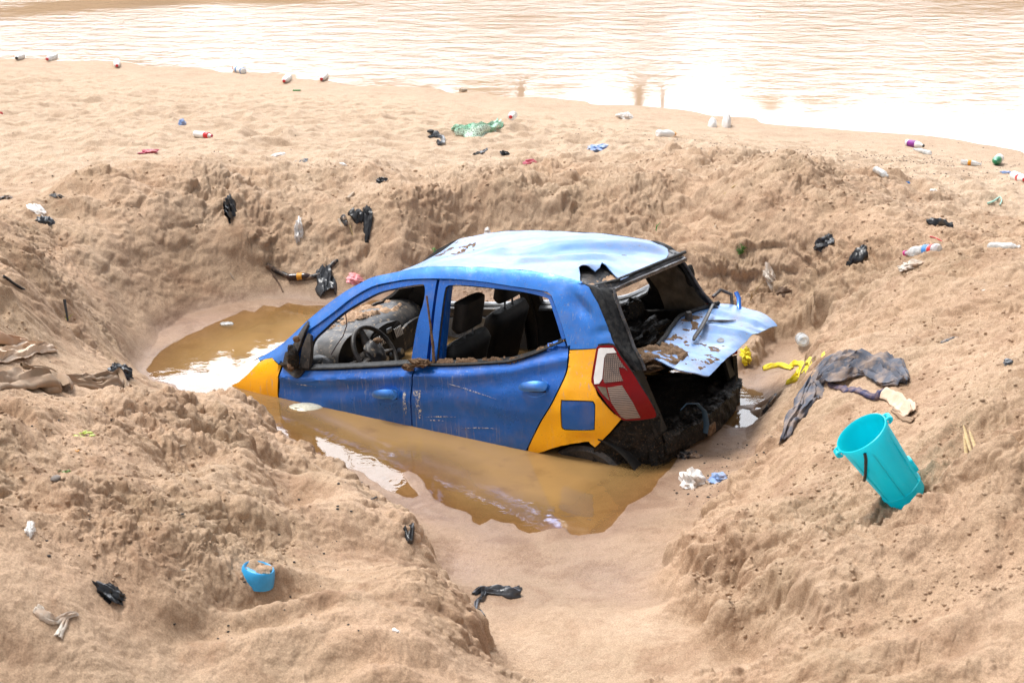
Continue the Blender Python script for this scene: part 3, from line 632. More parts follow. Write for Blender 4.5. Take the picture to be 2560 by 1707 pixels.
sheet('front_fender', [(1.065,.900),(.991,.938),(.93,.925),(.889,.905),(.82,.835),(.743,.779),(.60,.72),(.42,.62),(.39,.40),(.44,.28),(.47,.27),(.50,.43),(.63,.55),(.80,.60),(.93,.56),(1.02,.46),(1.05,.30),(1.058,.30),(1.052,.50),(1.051,.723)], side(0), car, [M['orange'], M['trim']], step=.016, thick=.006, inward=IN_L)
# doors
fd = sheet('front_door', [(1.080,.902),(1.12,.893),(1.251,.882),(1.48,.900),(1.712,.921),(2.044,.957),(2.040,.927),(2.026,.80),(2.013,.58),(2.006,.30),(1.6,.27),(1.12,.28),(1.062,.50),(1.060,.723)], side(0), car, [M['blue'], M['trim']], step=.014, thick=.035, inward=IN_L)
fw = cr([(1.290,.920),(1.288,1.046),(1.373,1.13),(1.489,1.221),(1.608,1.289),(1.749,1.353),(1.892,1.385)], 4)+cr([(1.892,1.385),(2.026,1.406),(2.058,1.396),(2.067,1.35),(2.060,1.29),(2.038,1.211),(2.023,1.094),(2.012,.955)], 4)[1:]
fr_out = [(1.11,.915),(1.14,.985),(1.25,1.104),(1.329,1.152),(1.438,1.224),(1.549,1.303),(1.69,1.374),(1.834,1.406),(1.955,1.424),(2.075,1.432),(2.137,1.432),(2.128,1.25),(2.118,.98),(2.05,.955)]
def frame_hole(o_, h_, d=.004): return o_
door_frame = sheet('window_frame', fr_out+[(2.012,.953)]+[p for p in fw[::-1]][1:]+[(1.20,.91)], side(.016, 1, False), fd, [M['blue'], M['trim']], step=.014, thick=.03, inward=IN_L)
rd_low = [(2.032,.955),(2.2,.962),(2.298,.968),(2.5,.985),(2.64,1.0),(2.72,1.018),(2.831,1.054),(2.93,1.097),(3.024,1.138)]+[(x-.010, z) for x, z in GAP_R[::-1] if z < 1.13 and x > 2.7]+[(2.72,.38),(2.6,.28),(2.03,.28),(2.024,.58),(2.036,.80),(2.050,.927)]
rd = sheet('rear_door', rd_low, side(0), car, [M['blue'], M['trim']], step=.014, thick=.035, inward=IN_L)
rw = cr([(2.185,.985),(2.190,1.184),(2.200,1.37),(2.212,1.40),(2.24,1.408),(2.333,1.411),(2.527,1.402),(2.731,1.387),(2.866,1.365),(2.900,1.345),(2.956,1.24),(3.000,1.145)], 4)
rfo = [(2.142,.985),(2.146,1.25),(2.155,1.434),(2.277,1.437),(2.451,1.430),(2.658,1.411),(2.855,1.392),(2.905,1.374),(2.970,1.27),(3.022,1.150)]
sheet('window_frame', rfo+rw[::-1], side(.018, 1, False), rd, [M['blue'], M['trim']], step=.014, thick=.03, inward=IN_L)
def sp(X, Z, off=0, sgn=1): return (-X, sgn*(S(X, Z)-off), Z)
tube('window_seal', [sp(x, z, .030) for x, z in resample([(x+.004, z) for x, z in fw], .02, False)], .007, fd, [M['rubber']], 8)
tube('window_seal', [sp(x, z, .032) for x, z in resample(rw, .02, False)], .007, rd, [M['rubber']], 8)
strip('belt_seal', [sp(x, z+.010, -.003) for x, z in [(1.251,.884),(1.48,.902),(1.712,.923),(2.05,.958)]], [sp(x, z+.028, .035) for x, z in [(1.251,.884),(1.48,.902),(1.712,.923),(2.05,.958)]], fd, [M['rubber']], .012, (0, -.5, -.8), .004)
strip('belt_seal', [sp(x, z+.006, -.002) for x, z in [(2.05,.958),(2.3,.970),(2.64,1.003),(2.72,1.02),(2.831,1.056),(2.93,1.098),(3.01,1.134)]], [sp(x, z+.022, .04) for x, z in [(2.05,.958),(2.3,.970),(2.64,1.003),(2.72,1.02),(2.831,1.056),(2.93,1.098),(3.01,1.134)]], rd, [M['rubber']], .012, (0, -.5, -.8), .004)
# the pillar behind the door edges, dark recess
sheet('centre_pillar', [(2.07,.30),(2.19,.30),(2.20,.98),(2.205,1.44),(2.06,1.44),(2.03,.98)], side(.052, 1, False), car, [M['blue'], M['trim']], step=.03, thick=.05, inward=IN_L)
sheet('door_sill', [(1.07,.24),(2.75,.24),(2.80,.34),(1.07,.34)], side(.045, 1, False), car, [M['blue'], M['trim']], step=.04, thick=.06, inward=IN_L)
def handle(X, Z, tilt, par, keyed):
    f = side(0)
    dish = cr([(X-.085, Z+.000), (X-.05, Z+.035), (X+.03, Z+.04), (X+.085, Z+.028), (X+.09, Z+.0), (X+.07, Z-.04), (X, Z-.062), (X-.06, Z-.04)], 5, True)
    sheet('handle_recess', dish, lambda a, b: (-a, S(a, b)-dent(a, b)+.0025-.020*gauss(a, b, X, Z-.01, .055, .033), b), par, [M['blue_lit']], step=.012, thick=.004, inward=IN_L)
    hp = cr([(X-.088, Z-.012), (X-.072, Z+.018), (X-.02, Z+.034), (X+.05, Z+.038), (X+.088, Z+.028), (X+.093, Z+.006), (X+.075, Z-.016), (X+.02, Z-.018), (X-.04, Z-.022)], 5, True)
    h = sheet('door_handle', hp, lambda a, b: (-a, S(a, b)+.016+.034*max(0, 1-((a-X)/.10)**2)*max(0, 1-((b-Z-.008)/.045)**2), b), par, [M['blue_lit']], step=.009, thick=.014, inward=IN_L)
    if keyed: sheet('key_cover', cr([(X+.045, Z-.02), (X+.048, Z+.037), (X+.09, Z+.028), (X+.097, Z+.004), (X+.08, Z-.018)], 4, True), lambda a, b: (-a, S(a, b)+.03, b), h, [M['blue_lit']], step=.012, thick=.012, inward=IN_L)
    strip('handle_gap_shade', [sp(X-.08, Z-.018, -.004), sp(X, Z-.024, -.004), sp(X+.08, Z-.02, -.004)], [sp(X-.08, Z-.026, -.004), sp(X, Z-.033, -.004), sp(X+.08, Z-.028, -.004)], par, [M['rubber']], .003, (0, -1, 0), 0, 2)  # black strip standing in for the shade in the gap below the handle
handle(1.857, .785, 0, fd, True)
handle(2.855, .892, 0, rd, False)
# pale scrape marks by the door edge
g = G('bared filler paint'); nn = g.noise(70, 4, .8); g.bsdf(g.mix(g.mr(nn, .42, .52), (.62, .58, .48), (.02, .09, .32)), .7); M['scrape'] = g.done()
sheet('scraped_patch', [(1.975,.80),(1.995,.805),(1.992,.745),(1.996,.70),(1.985,.655),(1.975,.70),(1.972,.75)], side(-.0015), fd, [M['scrape']], step=.01, thick=.001, inward=IN_L)
sheet('scraped_patch', [(2.045,.815),(2.095,.82),(2.098,.79),(2.080,.74),(2.095,.70),(2.085,.65),(2.075,.64),(2.070,.70),(2.058,.74),(2.066,.78),(2.045,.79)], side(-.0015), rd, [M['scrape']], step=.01, thick=.001, inward=IN_L)
for a, b, c_, d_ in ((2.12,.66,2.33,.675),(2.12,.64,2.25,.645),(2.36,.61,2.6,.625),(2.28,.87,2.62,.80),(1.2,.80,1.34,.79)):
    sheet('scratch', [(a, b), ((a+c_)/2, (b+d_)/2+.006), (c_, d_), ((a+c_)/2, (b+d_)/2-.002)], side(-.0012), rd if a > 2 else fd, [M['scrape']], step=.02, thick=.001, inward=IN_L)
# door mirror stump: black base plate, snapped arm and sail
mi_ = empty('door_mirror'); mi_.parent = car
sheet('mirror_base', cr([(1.078,.902),(1.10,.930),(1.17,.925),(1.252,.906),(1.24,.862),(1.20,.845),(1.14,.868)], 4, True), side(-.016), mi_, [M['black']], step=.012, thick=.018, inward=IN_L)
sheet('mirror_sail', [(1.104,.905),(1.108,.985),(1.150,1.004),(1.205,1.13),(1.232,1.165),(1.250,1.15),(1.215,1.02),(1.178,.93),(1.17,.90)], side(-.022), mi_, [M['black']], step=.014, thick=.02, inward=IN_L)
sheet('mirror_sail', [(1.225,.90),(1.232,1.02),(1.262,1.105),(1.285,1.095),(1.300,1.02),(1.300,.905)], side(-.012), mi_, [M['black']], step=.014, thick=.03, inward=IN_L)
lump('snapped_arm', (.042, .03, .085), mi_, [M['darkmud'], ], 5, .25, 3, .2, loc=(-1.205, .79, .975))
lump('mud_clump', (.025, .02, .022), mi_, [M['mud']], 15, .3, 3, .2, loc=(-1.24, .775, 1.09))
lump('mud_clump', (.028, .02, .03), mi_, [M['mud']], 25, .3, 3, .2, loc=(-1.19, .80, .915))

# right side: shell with two window openings, doors drawn as their own sheets
fwR = [(1.30,.935),(1.30,1.05),(1.37,1.12),(1.489,1.215),(1.608,1.285),(1.749,1.347),(1.892,1.378),(2.02,1.395),(2.05,1.38),(2.03,1.21),(2.01,.955)]
rwR = [(2.16,.975),(2.17,1.37),(2.21,1.395),(2.33,1.403),(2.527,1.395),(2.731,1.38),(2.85,1.36),(2.89,1.335),(2.95,1.24),(2.985,1.135),(2.83,1.065),(2.7,1.025),(2.3,.98)]
ap_f = [(1.07,.30),(1.06,.72),(1.075,.905),(1.13,.99),(1.25,1.114),(1.329,1.162),(1.438,1.234),(1.549,1.313),(1.69,1.384),(1.834,1.416),(1.955,1.434),(2.10,1.440),(2.085,.95),(2.06,.30)]
ap_r = [(2.08,.30),(2.105,.95),(2.12,1.442),(2.277,1.446),(2.451,1.438),(2.658,1.42),(2.86,1.40),(2.918,1.378),(2.979,1.274),(3.033,1.151),(3.062,1.03),(3.04,.931),(2.973,.798),(2.888,.676),(2.79,.507),(2.70,.30)]
r_out = ROOF_EDGE+CPIL+[(3.233,1.121),(3.226,1.104),(3.218,.985),(3.211,.94),(3.244,.859),(3.33,.751),(3.37,.722),(3.45,.60),(3.45,.45),(3.41,.30),(3.40,.27),(3.31,.48),(3.12,.57),(2.93,.50),(2.86,.36),(2.82,.22),(1.07,.22),(1.04,.30),(1.052,.5),(1.051,.723),(1.06,.90),(.991,.938),(.885,.915)]
sheet('side_frame', r_out, side(0, -1), car, [M['blue'], M['trim']], holes=[ap_f, ap_r], rim=1, step=.025, thick=.03, inward=IN_R)
def shr(poly, k=.006):
    cx = sum(p[0] for p in poly)/len(poly); cz = sum(p[1] for p in poly)/len(poly); return [(x-(x-cx)/max(.3, abs(x-cx)+.001)*k if abs(x-cx) > .05 else x, z-(z-cz)/max(.2, abs(z-cz))*k) for x, z in poly]
fdr = sheet('front_door', shr(ap_f), side(.004, -1), car, [M['blue'], M['trim']], holes=[fwR], rim=1, step=.025, thick=.04, inward=IN_R)
rdr = sheet('rear_door', shr(ap_r), side(.004, -1), car, [M['blue'], M['trim']], holes=[rwR], rim=1, step=.025, thick=.04, inward=IN_R)
for par, pts in ((fdr, [(1.30,.93),(1.6,.93),(2.02,.955)]), (rdr, [(2.15,.97),(2.4,.985),(2.7,1.022),(2.83,1.06),(2.97,1.13)])):
    strip('belt_trim', [sp(x, z+.012, .0, -1) for x, z in pts], [sp(x, z-.03, .075, -1) for x, z in pts], par, [M['silver']], .015, (0, 0, -1), .008)
sheet('door_card', [(1.12,.45),(1.14,.86),(1.28,.91),(2.0,.93),(2.03,.45)], side(.062, -1), fdr, [M['dash']], step=.05, thick=.02, inward=IN_R)
sheet('door_pocket', cr([(1.35,.62),(1.38,.80),(1.55,.85),(1.85,.84),(1.9,.66),(1.6,.58)], 4, True), side(.09, -1), fdr, [M['silver']], step=.05, thick=.015, inward=IN_R)
sheet('door_card', [(2.14,.45),(2.14,.93),(2.7,.97),(2.92,1.03),(2.95,.85),(2.72,.45)], side(.062, -1), rdr, [M['trim']], step=.05, thick=.02, inward=IN_R)
sheet('front_fender', [(1.045,.900),(.991,.930),(.889,.900),(.82,.835),(.743,.779),(.60,.72),(.42,.62),(.39,.40),(.44,.28),(.47,.27),(.50,.43),(.63,.55),(.80,.60),(.93,.56),(1.02,.46),(1.03,.40)], side(0, -1), car, [M['orange'], M['trim']], step=.03, thick=.006, inward=IN_R)
mr_ = lump('door_mirror', (.05, .085, .05), car, [M['black']], 4, .15, 3, .1, loc=(-1.20, -.87, .98)); tube('mirror_arm', [(-1.17, -.76, .93), (-1.20, -.84, .955)], .02, mr_, [M['black']])
lump('hanging_debris', (.16, .05, .085), car, [M['darkmud']], 8, .4, 4, .4, loc=(-1.80, -.585, 1.31))

# roof skin with creases and a torn rear left edge
def edge_z(X): return float(np.interp(X, [p[0] for p in ROOF_EDGE], [p[1] for p in ROOF_EDGE])) if X < 3.066 else 1.454-(X-3.066)*.30
def edge_y(X): return S(min(X, 3.066), edge_z(min(X, 3.066)))-max(0, X-3.066)*.25-.004
def crease(X, y, a, b, width, h):
    a, b = np.array(a), np.array(b); e = b-a; L_ = np.linalg.norm(e); t = ((X-a[0])*e[0]+(y-a[1])*e[1])/L_/L_; d = abs((X-a[0])*e[1]-(y-a[1])*e[0])/L_
    k = math.exp(-max(0, -t, t-1)**2*60); return h*k*max(0, 1-d/width)
def roofz(X, y):
    ye = edge_y(X); q = min(1.0, abs(y)/ye); front = max(0, 1.80-X)
    z = edge_z(X)+float(np.interp(X, [1.6, 1.9, 2.2, 2.6], [-.045, -.032, -.004, .024]))*(1-q**2.6)
    z += crease(X, y, (3.12, -.36), (2.35, .12), .11, .026)+crease(X, y, (2.35, .12), (1.9, .22), .09, .014)-crease(X, y, (3.05, -.12), (2.5, .28), .12, .024)+crease(X, y, (3.0, .06), (2.62, .32), .09, .024)-crease(X, y, (2.6, -.40), (1.9, -.2), .12, .016)-.022*gauss(X, y, 2.55, .08, .30, .12, .5)-.016*gauss(X, y, 1.95, -.15, .22, .14)
    z += .028*gauss(X, y, 3.02, .30, .05, .07)+.012*gauss(X, y, 3.08, .20, .05, .05)-.008*gauss(X, y, 3.2, -.1, .12, .2)+.004*n2(X, y, 4, 12)+.002*n2(X, y, 11, 13)
    return z
rl = [(x, edge_y(x)) for x in np.linspace(1.68, 3.062, 50)]
roof_out = rl+[(3.07,.505),(3.03,.42),(2.99,.35),(2.995,.33),(3.04,.325),(3.088,.335),(3.085,.27),(3.065,.20),(3.10,.215),(3.15,.255),(3.20,.30),(3.235,.315),(3.245,.26),(3.25,.15),(3.255,.05),(3.262,-.05),(3.268,-.15),(3.270,-.25),(3.25,-.34),(3.21,-.42),(3.15,-.48)]+[(x, -edge_y(x)) for x in np.linspace(3.06, 1.68, 40)]+[(1.665,-.45),(1.645,-.25),(1.64,0),(1.645,.25),(1.665,.45)]
roof = sheet('roof', roof_out, lambda X, y: (-X, y, roofz(X, y)), car, [M['roof'], M['trim']], step=.018, thick=.006, inward=(0, 0, -1))
g = G('silt film'); nn = g.noise(20, 6, .75); n5 = g.noise(60, 3, .7)
def caked(name, outline, f, par, seed, h=.012, step=.012, inward=(0, 0, -1), m='mud', dens=.1):
    o = caked_(name, outline, f, par, seed, h, step, inward, m, dens)
    if o: o['kind'] = 'stuff'
    return o
def caked_(name, outline, f, par, seed, h, step, inward, m, dens):
    """patches of caked mud: lumpy crust over a panel, broken up by noise"""
    pts = resample(outline, step); A = np.array(pts); lo_, hi_ = A.min(0), A.max(0)
    nx_, ny_ = int((hi_[0]-lo_[0])/step)+1, int((hi_[1]-lo_[1])/step)+1; xs = np.linspace(lo_[0], hi_[0], nx_+1); ys_ = np.linspace(lo_[1], hi_[1], ny_+1)
    X, Y = np.meshgrid(xs, ys_); ins = inside(X.ravel(), Y.ravel(), pts).reshape(X.shape)
    nz = fbm(X.ravel()*9, Y.ravel()*9, 3, seed).reshape(X.shape)+.5*fbm(X.ravel()*38, Y.ravel()*38, 2, seed+5).reshape(X.shape)+dens
    hh = np.where(ins, nz, -1.); vs = []; fs = []; iw = Vector(inward)
    for j in range(ny_+1):
        for i in range(nx_+1):
            p = Vector(f(X[j, i], Y[j, i])); vs.append(p-iw*(min(max(hh[j, i], -.3), .7)*h))
    for j in range(ny_):
        for i in range(nx_):
            q = (j*(nx_+1)+i, j*(nx_+1)+i+1, (j+1)*(nx_+1)+i+1, (j+1)*(nx_+1)+i)
            if max(hh[j, i], hh[j, i+1], hh[j+1, i+1], hh[j+1, i]) > 0 and ins[j, i]: fs.append(q)
    if not fs: return
    o = mesh_py(name, vs, fs, par, [M[m]], True, None, 60); bm = bmesh.new(); bm.from_mesh(o.data)
    bmesh.ops.delete(bm, geom=[v for v in bm.verts if not v.link_faces], context='VERTS'); bmesh.ops.recalc_face_normals(bm, faces=bm.faces); bm.to_mesh(o.data); bm.free(); return o
caked('caked_mud', [(1.66,-.46),(1.72,-.50),(1.95,-.30),(1.98,-.05),(1.80,-.1),(1.62,-.25)], lambda X, y: (-X, y, roofz(X, y)), roof, 40, .010, dens=-.25)
# dark inner header below the torn roof edge and the channel round the rear opening
hd = lambda X, y: (-X, y, 1.440-.20*max(0, X-3.05)-.06*max(0, abs(y)-.3)+.006*n2(X, y, 12, 44)-.018*gauss(X, y, 3.13, .33, .05, .12)+.02*(1-(y/.55)**2)*max(0, (3.22-X)/.25))
header = sheet('rear_header', [(2.93,.49),(3.08,.515),(3.135,.505),(3.20,.34),(3.255,.0),(3.295,-.37),(3.27,-.50),(3.15,-.52),(3.0,-.50),(2.93,0)], hd, car, [M['gunmetal'], M['trim']], step=.014, thick=.01, inward=(0, 0, -1))
caked('caked_sand', [(3.10,.50),(3.15,.48),(3.21,.33),(3.22,.18),(3.15,.2),(3.10,.35)], hd, header, 50, .010, .01, m='sandmud', dens=.12)
strip('hatch_channel', [(-3.135,.52,1.415),(-3.19,.337,1.402),(-3.256,-.018,1.403),(-3.29,-.369,1.396),(-3.26,-.525,1.385)], [(-3.25,.43,1.385),(-3.25,.36,1.392),(-3.318,0,1.398),(-3.345,-.36,1.385),(-3.30,-.47,1.36)], car, [M['metal']], .02, (0, 0, -1), .02, 8, .0012, 1)
tube('hatch_seal', [(-3.145,.50,1.42),(-3.215,.337,1.418),(-3.28,-.018,1.42),(-3.315,-.369,1.41),(-3.29,-.50,1.39)], .011, car, [M['rubber']], 8)
for sg in (1, -1):
    Lo = [(-3.075, .527, 1.452)]+[sp(x, z, .004, 1) for x, z in CPIL]+[(-3.385,.625,1.04),(-3.43,.625,.98)]
    Li = [(-3.235,.44,1.395),(-3.262,.475,1.355),(-3.30,.50,1.27),(-3.345,.52,1.175),(-3.385,.545,1.09),(-3.44,.575,1.02),(-3.46,.58,.97)]
    Lo = [(a, b*sg, c) for a, b, c in Lo]; Li = [(a, b*sg, c) for a, b, c in Li]
    hc = strip('hatch_channel', Lo, Li, car, [M['rubber']], .02, (.9, -.3*sg, 0), .022, 8, .001, 3)
    tube('hatch_seal', [(a+.0-.012, b, c) for a, b, c in Li], .010, hc, [M['metal']], 8)
    sheet('lamp_pillar', [(.0, .98), (.10, .98), (.13, .60), (.0, .60)], lambda a, z, sg=sg: (-(3.43+.30*(.98-z)), sg*(.64-a-.05*(.98-z)), z), car, [M['trim']], step=.03, thick=.02, inward=(1, 0, 0))
# muddy quarter trim inside, right and left
for sg, nm in ((-1, IN_R), (1, IN_L)):
    sheet('quarter_trim', [(3.06,1.02),(3.045,1.12),(2.97,1.27),(3.03,1.35),(3.10,1.36),(3.20,1.32),(3.30,1.19),(3.385,1.055),(3.39,.72),(3.06,.72)], side(.055, sg, False), car, [M['beige'] if sg < 0 else M['trim']], step=.03, thick=.015, inward=nm)
lump('speaker_pod', (.03, .02, .07), car, [M['trim']], 2, .1, 3, 0, loc=(-3.30, -.535, 1.235))
# tail lamps
tail = [(3.226,1.116),(3.24,1.123),(3.315,1.123),(3.357,1.068),(3.421,.982),(3.464,.912),(3.512,.828),(3.546,.73),(3.509,.712),(3.40,.715),(3.372,.73),(3.326,.785),(3.276,.852),(3.222,.917),(3.206,.951),(3.221,1.101)]
def tl(sg, off): return lambda a, b: (-a, sg*(S(a, b)-off+.016*max(0, 1-((a-3.36)/.19)**2)), b)
for sg, nm in ((1, IN_L), (-1, IN_R)):
    tb = sheet('tail_lamp', cr(tail, 3, True), tl(sg, -.004), car, [M['red'], M['trim']], step=.012, thick=.03, inward=nm)
    if sg < 0: continue
    sheet('lamp_gasket', cr([((x-3.36)*1.05+3.358, (z-.91)*1.035+.91) for x, z in tail], 3, True), tl(sg, .006), tb, [M['rubber']], step=.02, thick=.02, inward=nm)
    sheet('rim_highlight', [(3.235,1.107),(3.245,1.113),(3.318,1.112),(3.337,1.086),(3.283,1.083),(3.272,1.06),(3.270,.95),(3.255,.925),(3.228,.922),(3.221,.955)], tl(sg, -.007), tb, [M['white']], step=.012, thick=.003, inward=nm)  # white sheet standing in for the bright reflection along the lamp edge
    sheet('indicator_lens', [(3.276,1.079),(3.335,1.082),(3.365,1.035),(3.404,.985),(3.382,1.005),(3.355,1.008),(3.362,.98),(3.383,.937),(3.286,.928),(3.275,.95)], tl(sg, -.007), tb, [M['lens_grid']], step=.012, thick=.003, inward=nm)
    sheet('reversing_lens', [(3.303,.905),(3.38,.913),(3.41,.865),(3.439,.814),(3.474,.724),(3.40,.724),(3.378,.738),(3.326,.825)], tl(sg, -.007), tb, [M['lens_rib']], step=.012, thick=.003, inward=nm)
    sheet('lens_corner', [(3.245,.912),(3.295,.905),(3.318,.832),(3.28,.868)], tl(sg, -.007), tb, [M['beige']], step=.012, thick=.003, inward=nm)
# lower rear: black bumper carrier wrapped round the corner, rear beam, boot floor
low = [(3.20,.545),(3.30,.63),(3.375,.705),(3.51,.70),(3.55,.72),(3.56,.45),(3.52,.30),(3.42,.22),(3.20,.22),(3.17,.40)]
sheet('bumper_carrier', low, lambda a, b: (-a, S(a, b)-.02+.012*n2(a, b, 14, 70)+.008*n2(a, b, 40, 71), b), car, [M['darkmud']], step=.014, thick=.03, inward=IN_L)
sheet('bumper_carrier', low, side(.02, -1), car, [M['darkmud']], step=.03, thick=.03, inward=IN_R)
rear_f = lambda y, z: (-(3.60-.10*(abs(y)/.7)**3-.05*(z-.4)+.012*n2(y, z, 14, 72)+.008*n2(y, z, 36, 73)-.03*max(0, (.35-z)*3)), y, z)
sheet('rear_panel', [(.625,.24),(.63,.62),(.35,.56),(.1,.55),(-.3,.55),(-.63,.60),(-.63,.24)], rear_f, car, [M['darkmud']], step=.018, thick=.04, inward=(1, 0, 0))
beam = sheet('bumper_beam', [(.58,.48),(.57,.60),(.2,.57),(-.3,.57),(-.60,.60),(-.60,.47),(0,.44)], lambda y, z: (-(3.655-.09*(y/.6)**2+.012*n2(y, z, 16, 76)-.35*max(0, z-.54)), y, z), car, [M['darkmud']], step=.014, thick=.06, inward=(1, 0, 0))
rbox('bracket', (.02, .10, .06), (-3.675, .16, .50), beam, [M['mud']], .008)
caked('caked_mud', [(.50,3.45),(.50,3.60),(.2,3.65),(-.4,3.65),(-.58,3.58),(-.58,3.45)], lambda y, X: (-X, y, .575+.01*n2(X, y, 9, 77)), beam, 78, .018, .012, m='darkmud', dens=.05)
sheet('boot_floor', [(.62,2.90),(.62,3.50),(.3,3.58),(-.3,3.58),(-.62,3.50),(-.62,2.90)], lambda y, X: (-X, y, .55+.015*n2(X, y, 7, 79)), car, [M['darkmud']], step=.03, thick=.03, inward=(0, 0, -1))
tube('hanging_strap', [(-3.61,.44,.70),(-3.64,.42,.735),(-3.68,.36,.72),(-3.70,.31,.66),(-3.70,.29,.58),(-3.69,.29,.52)], [.004,.010,.017,.020,.020,.016], car, [plain('faded blue strap', (.045, .09, .14), .5)], 8, squash=.3)
# tailgate: outer skin folded down flat behind the car
def tgz(X, y):
    z = 1.035-.27*max(0, X-3.38)+(.07*max(0, X-3.38))*(1 if y < 0 else 0)*min(1, -y/.5 if y < 0 else 0)*1.6
    z += crease(X, y, (3.40, -.20), (3.80, -.30), .07, .018)+crease(X, y, (3.45, -.50), (3.75, -.45), .05, -.016)-.02*gauss(X, y, 3.60, -.05, .10, .12)+.012*gauss(X, y, 3.62, .30, .12, .10)
    edge = max(0, X-3.70); return z-edge*edge*2.2+.004*n2(X, y, 7, 81)+.002*n2(X, y, 18, 82)
tg_out = [(3.394,.566),(3.42,.53),(3.486,.473),(3.56,.49),(3.648,.515),(3.72,.48),(3.770,.447),(3.788,.42),(3.785,.33),(3.769,.112),(3.772,-.08),(3.777,-.255),(3.80,-.43),(3.832,-.585),(3.80,-.61),(3.74,-.645),(3.677,-.668),(3.58,-.69),(3.491,-.696),(3.42,-.666),(3.385,-.55),(3.359,-.428),(3.325,-.33),(3.313,-.29),(3.35,-.10),(3.39,.10),(3.414,.302),(3.37,.36),(3.339,.399),(3.35,.50)]
tg = sheet('tailgate', tg_out, lambda X, y: (-X, y, tgz(X, y)), car, [M['roof'], M['black']], step=.014, thick=.006, inward=(0, 0, -1))
def tgp(X, y, dz=0): return (-X, y, tgz(X, y)+dz)
tube('rubber_lip', [tgp(*p, .010) for p in resample([(3.43,.30),(3.40,.10),(3.36,-.10),(3.325,-.29),(3.37,-.43),(3.40,-.54),(3.43,-.65)], .03, False)], .013, tg, [M['rubber']], 8)
caked('caked_mud', [(3.35,.50),(3.39,.56),(3.49,.46),(3.60,.46),(3.62,.30),(3.52,.20),(3.45,.10),(3.40,.12),(3.42,.3),(3.36,.38)], lambda X, y: tgp(X, y, .002), tg, 83, .022, .010, dens=.22)
caked('caked_mud', [(3.44,.40),(3.74,.42),(3.76,.10),(3.70,-.1),(3.5,-.1),(3.42,0)], lambda X, y: tgp(X, y, .001), tg, 84, .012, .009, dens=-.42)
caked('caked_mud', [(3.36,-.20),(3.44,-.05),(3.50,-.20),(3.42,-.45),(3.38,-.45)], lambda X, y: tgp(X, y, .001), tg, 85, .012, .009, dens=-.20)
wip = tube('rear_wiper', [(-3.46,-.485,1.07),(-3.50,-.30,1.055),(-3.53,-.12,1.03),(-3.55,.03,1.015),(-3.556,.065,1.005)], [.010,.014,.016,.015,.010], tg, [M['black']], 8, squash=.6)
tube('wiper_spindle', [tgp(3.41,-.215,-.005), tgp(3.415,-.21,.035), tgp(3.416,-.208,.05)], [.026,.022,.016], tg, [M['black']], 14)
tube('handle_slot', [tgp(3.48,-.30,.006), tgp(3.56,-.36,.008), tgp(3.63,-.42,.006)], [.006,.013,.005], tg, [M['black']], 8, squash=.5)
sheet('tear', cr([(3.63,-.10),(3.655,-.085),(3.675,-.10),(3.665,-.13),(3.64,-.135)], 4, True), lambda X, y: tgp(X, y, .003), tg, [M['metal']], step=.012, thick=.002, inward=(0, 0, -1))
tube('loose_cable', [(-3.39,-.66,1.07),(-3.42,-.72,1.10),(-3.48,-.74,1.07),(-3.50,-.70,1.00),(-3.47,-.66,.985),(-3.43,-.62,.99)], .012, tg, [M['metal']], 8)
tube('loose_strap', [(-3.52,-.72,1.09),(-3.545,-.70,1.06),(-3.56,-.66,1.015),(-3.57,-.63,1.0)], .014, tg, [M['blue']], 8, squash=.4)
# inside of the rear wheel arch and the wheel
bm_pts = [(3.12+.37*cos(t), .25+.36*sin(t)) for t in np.linspace(0.05, pi-.05, 16)]
strip('arch_liner', [(-x, .75, z) for x, z in bm_pts], [(-x, .45, z) for x, z in bm_pts], car, [M['trim']], .01, (0, 0, 1), 0)
def wheel(x, y, sg):
    w_ = empty('wheel'); w_.parent = car; w_.location = (-x, y, .27); w_.rotation_euler = (pi/2, 0, 0)
    prof = [(.17,-.07),(.25,-.085),(.275,-.07),(.283,-.03),(.283,.03),(.275,.07),(.25,.085),(.17,.07)]
    def lathe(nm, pf, m):
        n = 36; vs = [(r_*cos(2*pi*k/n), r_*sin(2*pi*k/n), z_) for r_, z_ in pf for k in range(n)]; fs = [(i*n+k, i*n+(k+1) % n, (i+1)*n+(k+1) % n, (i+1)*n+k) for i in range(len(pf)-1) for k in range(n)]
        if pf[-1][0] < .01 or pf is not prof: pass
        return mesh_py(nm, vs, fs, w_, [m])
    lathe('tyre', prof+[prof[0]], M['black']); lathe('rim', [(.172,-.06),(.16,-.05),(.155,.03),(.10,.045),(.04,.05),(.001,.05)] if sg < 0 else [(.172,.06),(.16,.05),(.155,-.03),(.10,-.045),(.04,-.05),(.001,-.05)], M['metal'])
for x in (.76, 3.12):
    for sg in (1, -1): wheel(x, sg*.66, sg)

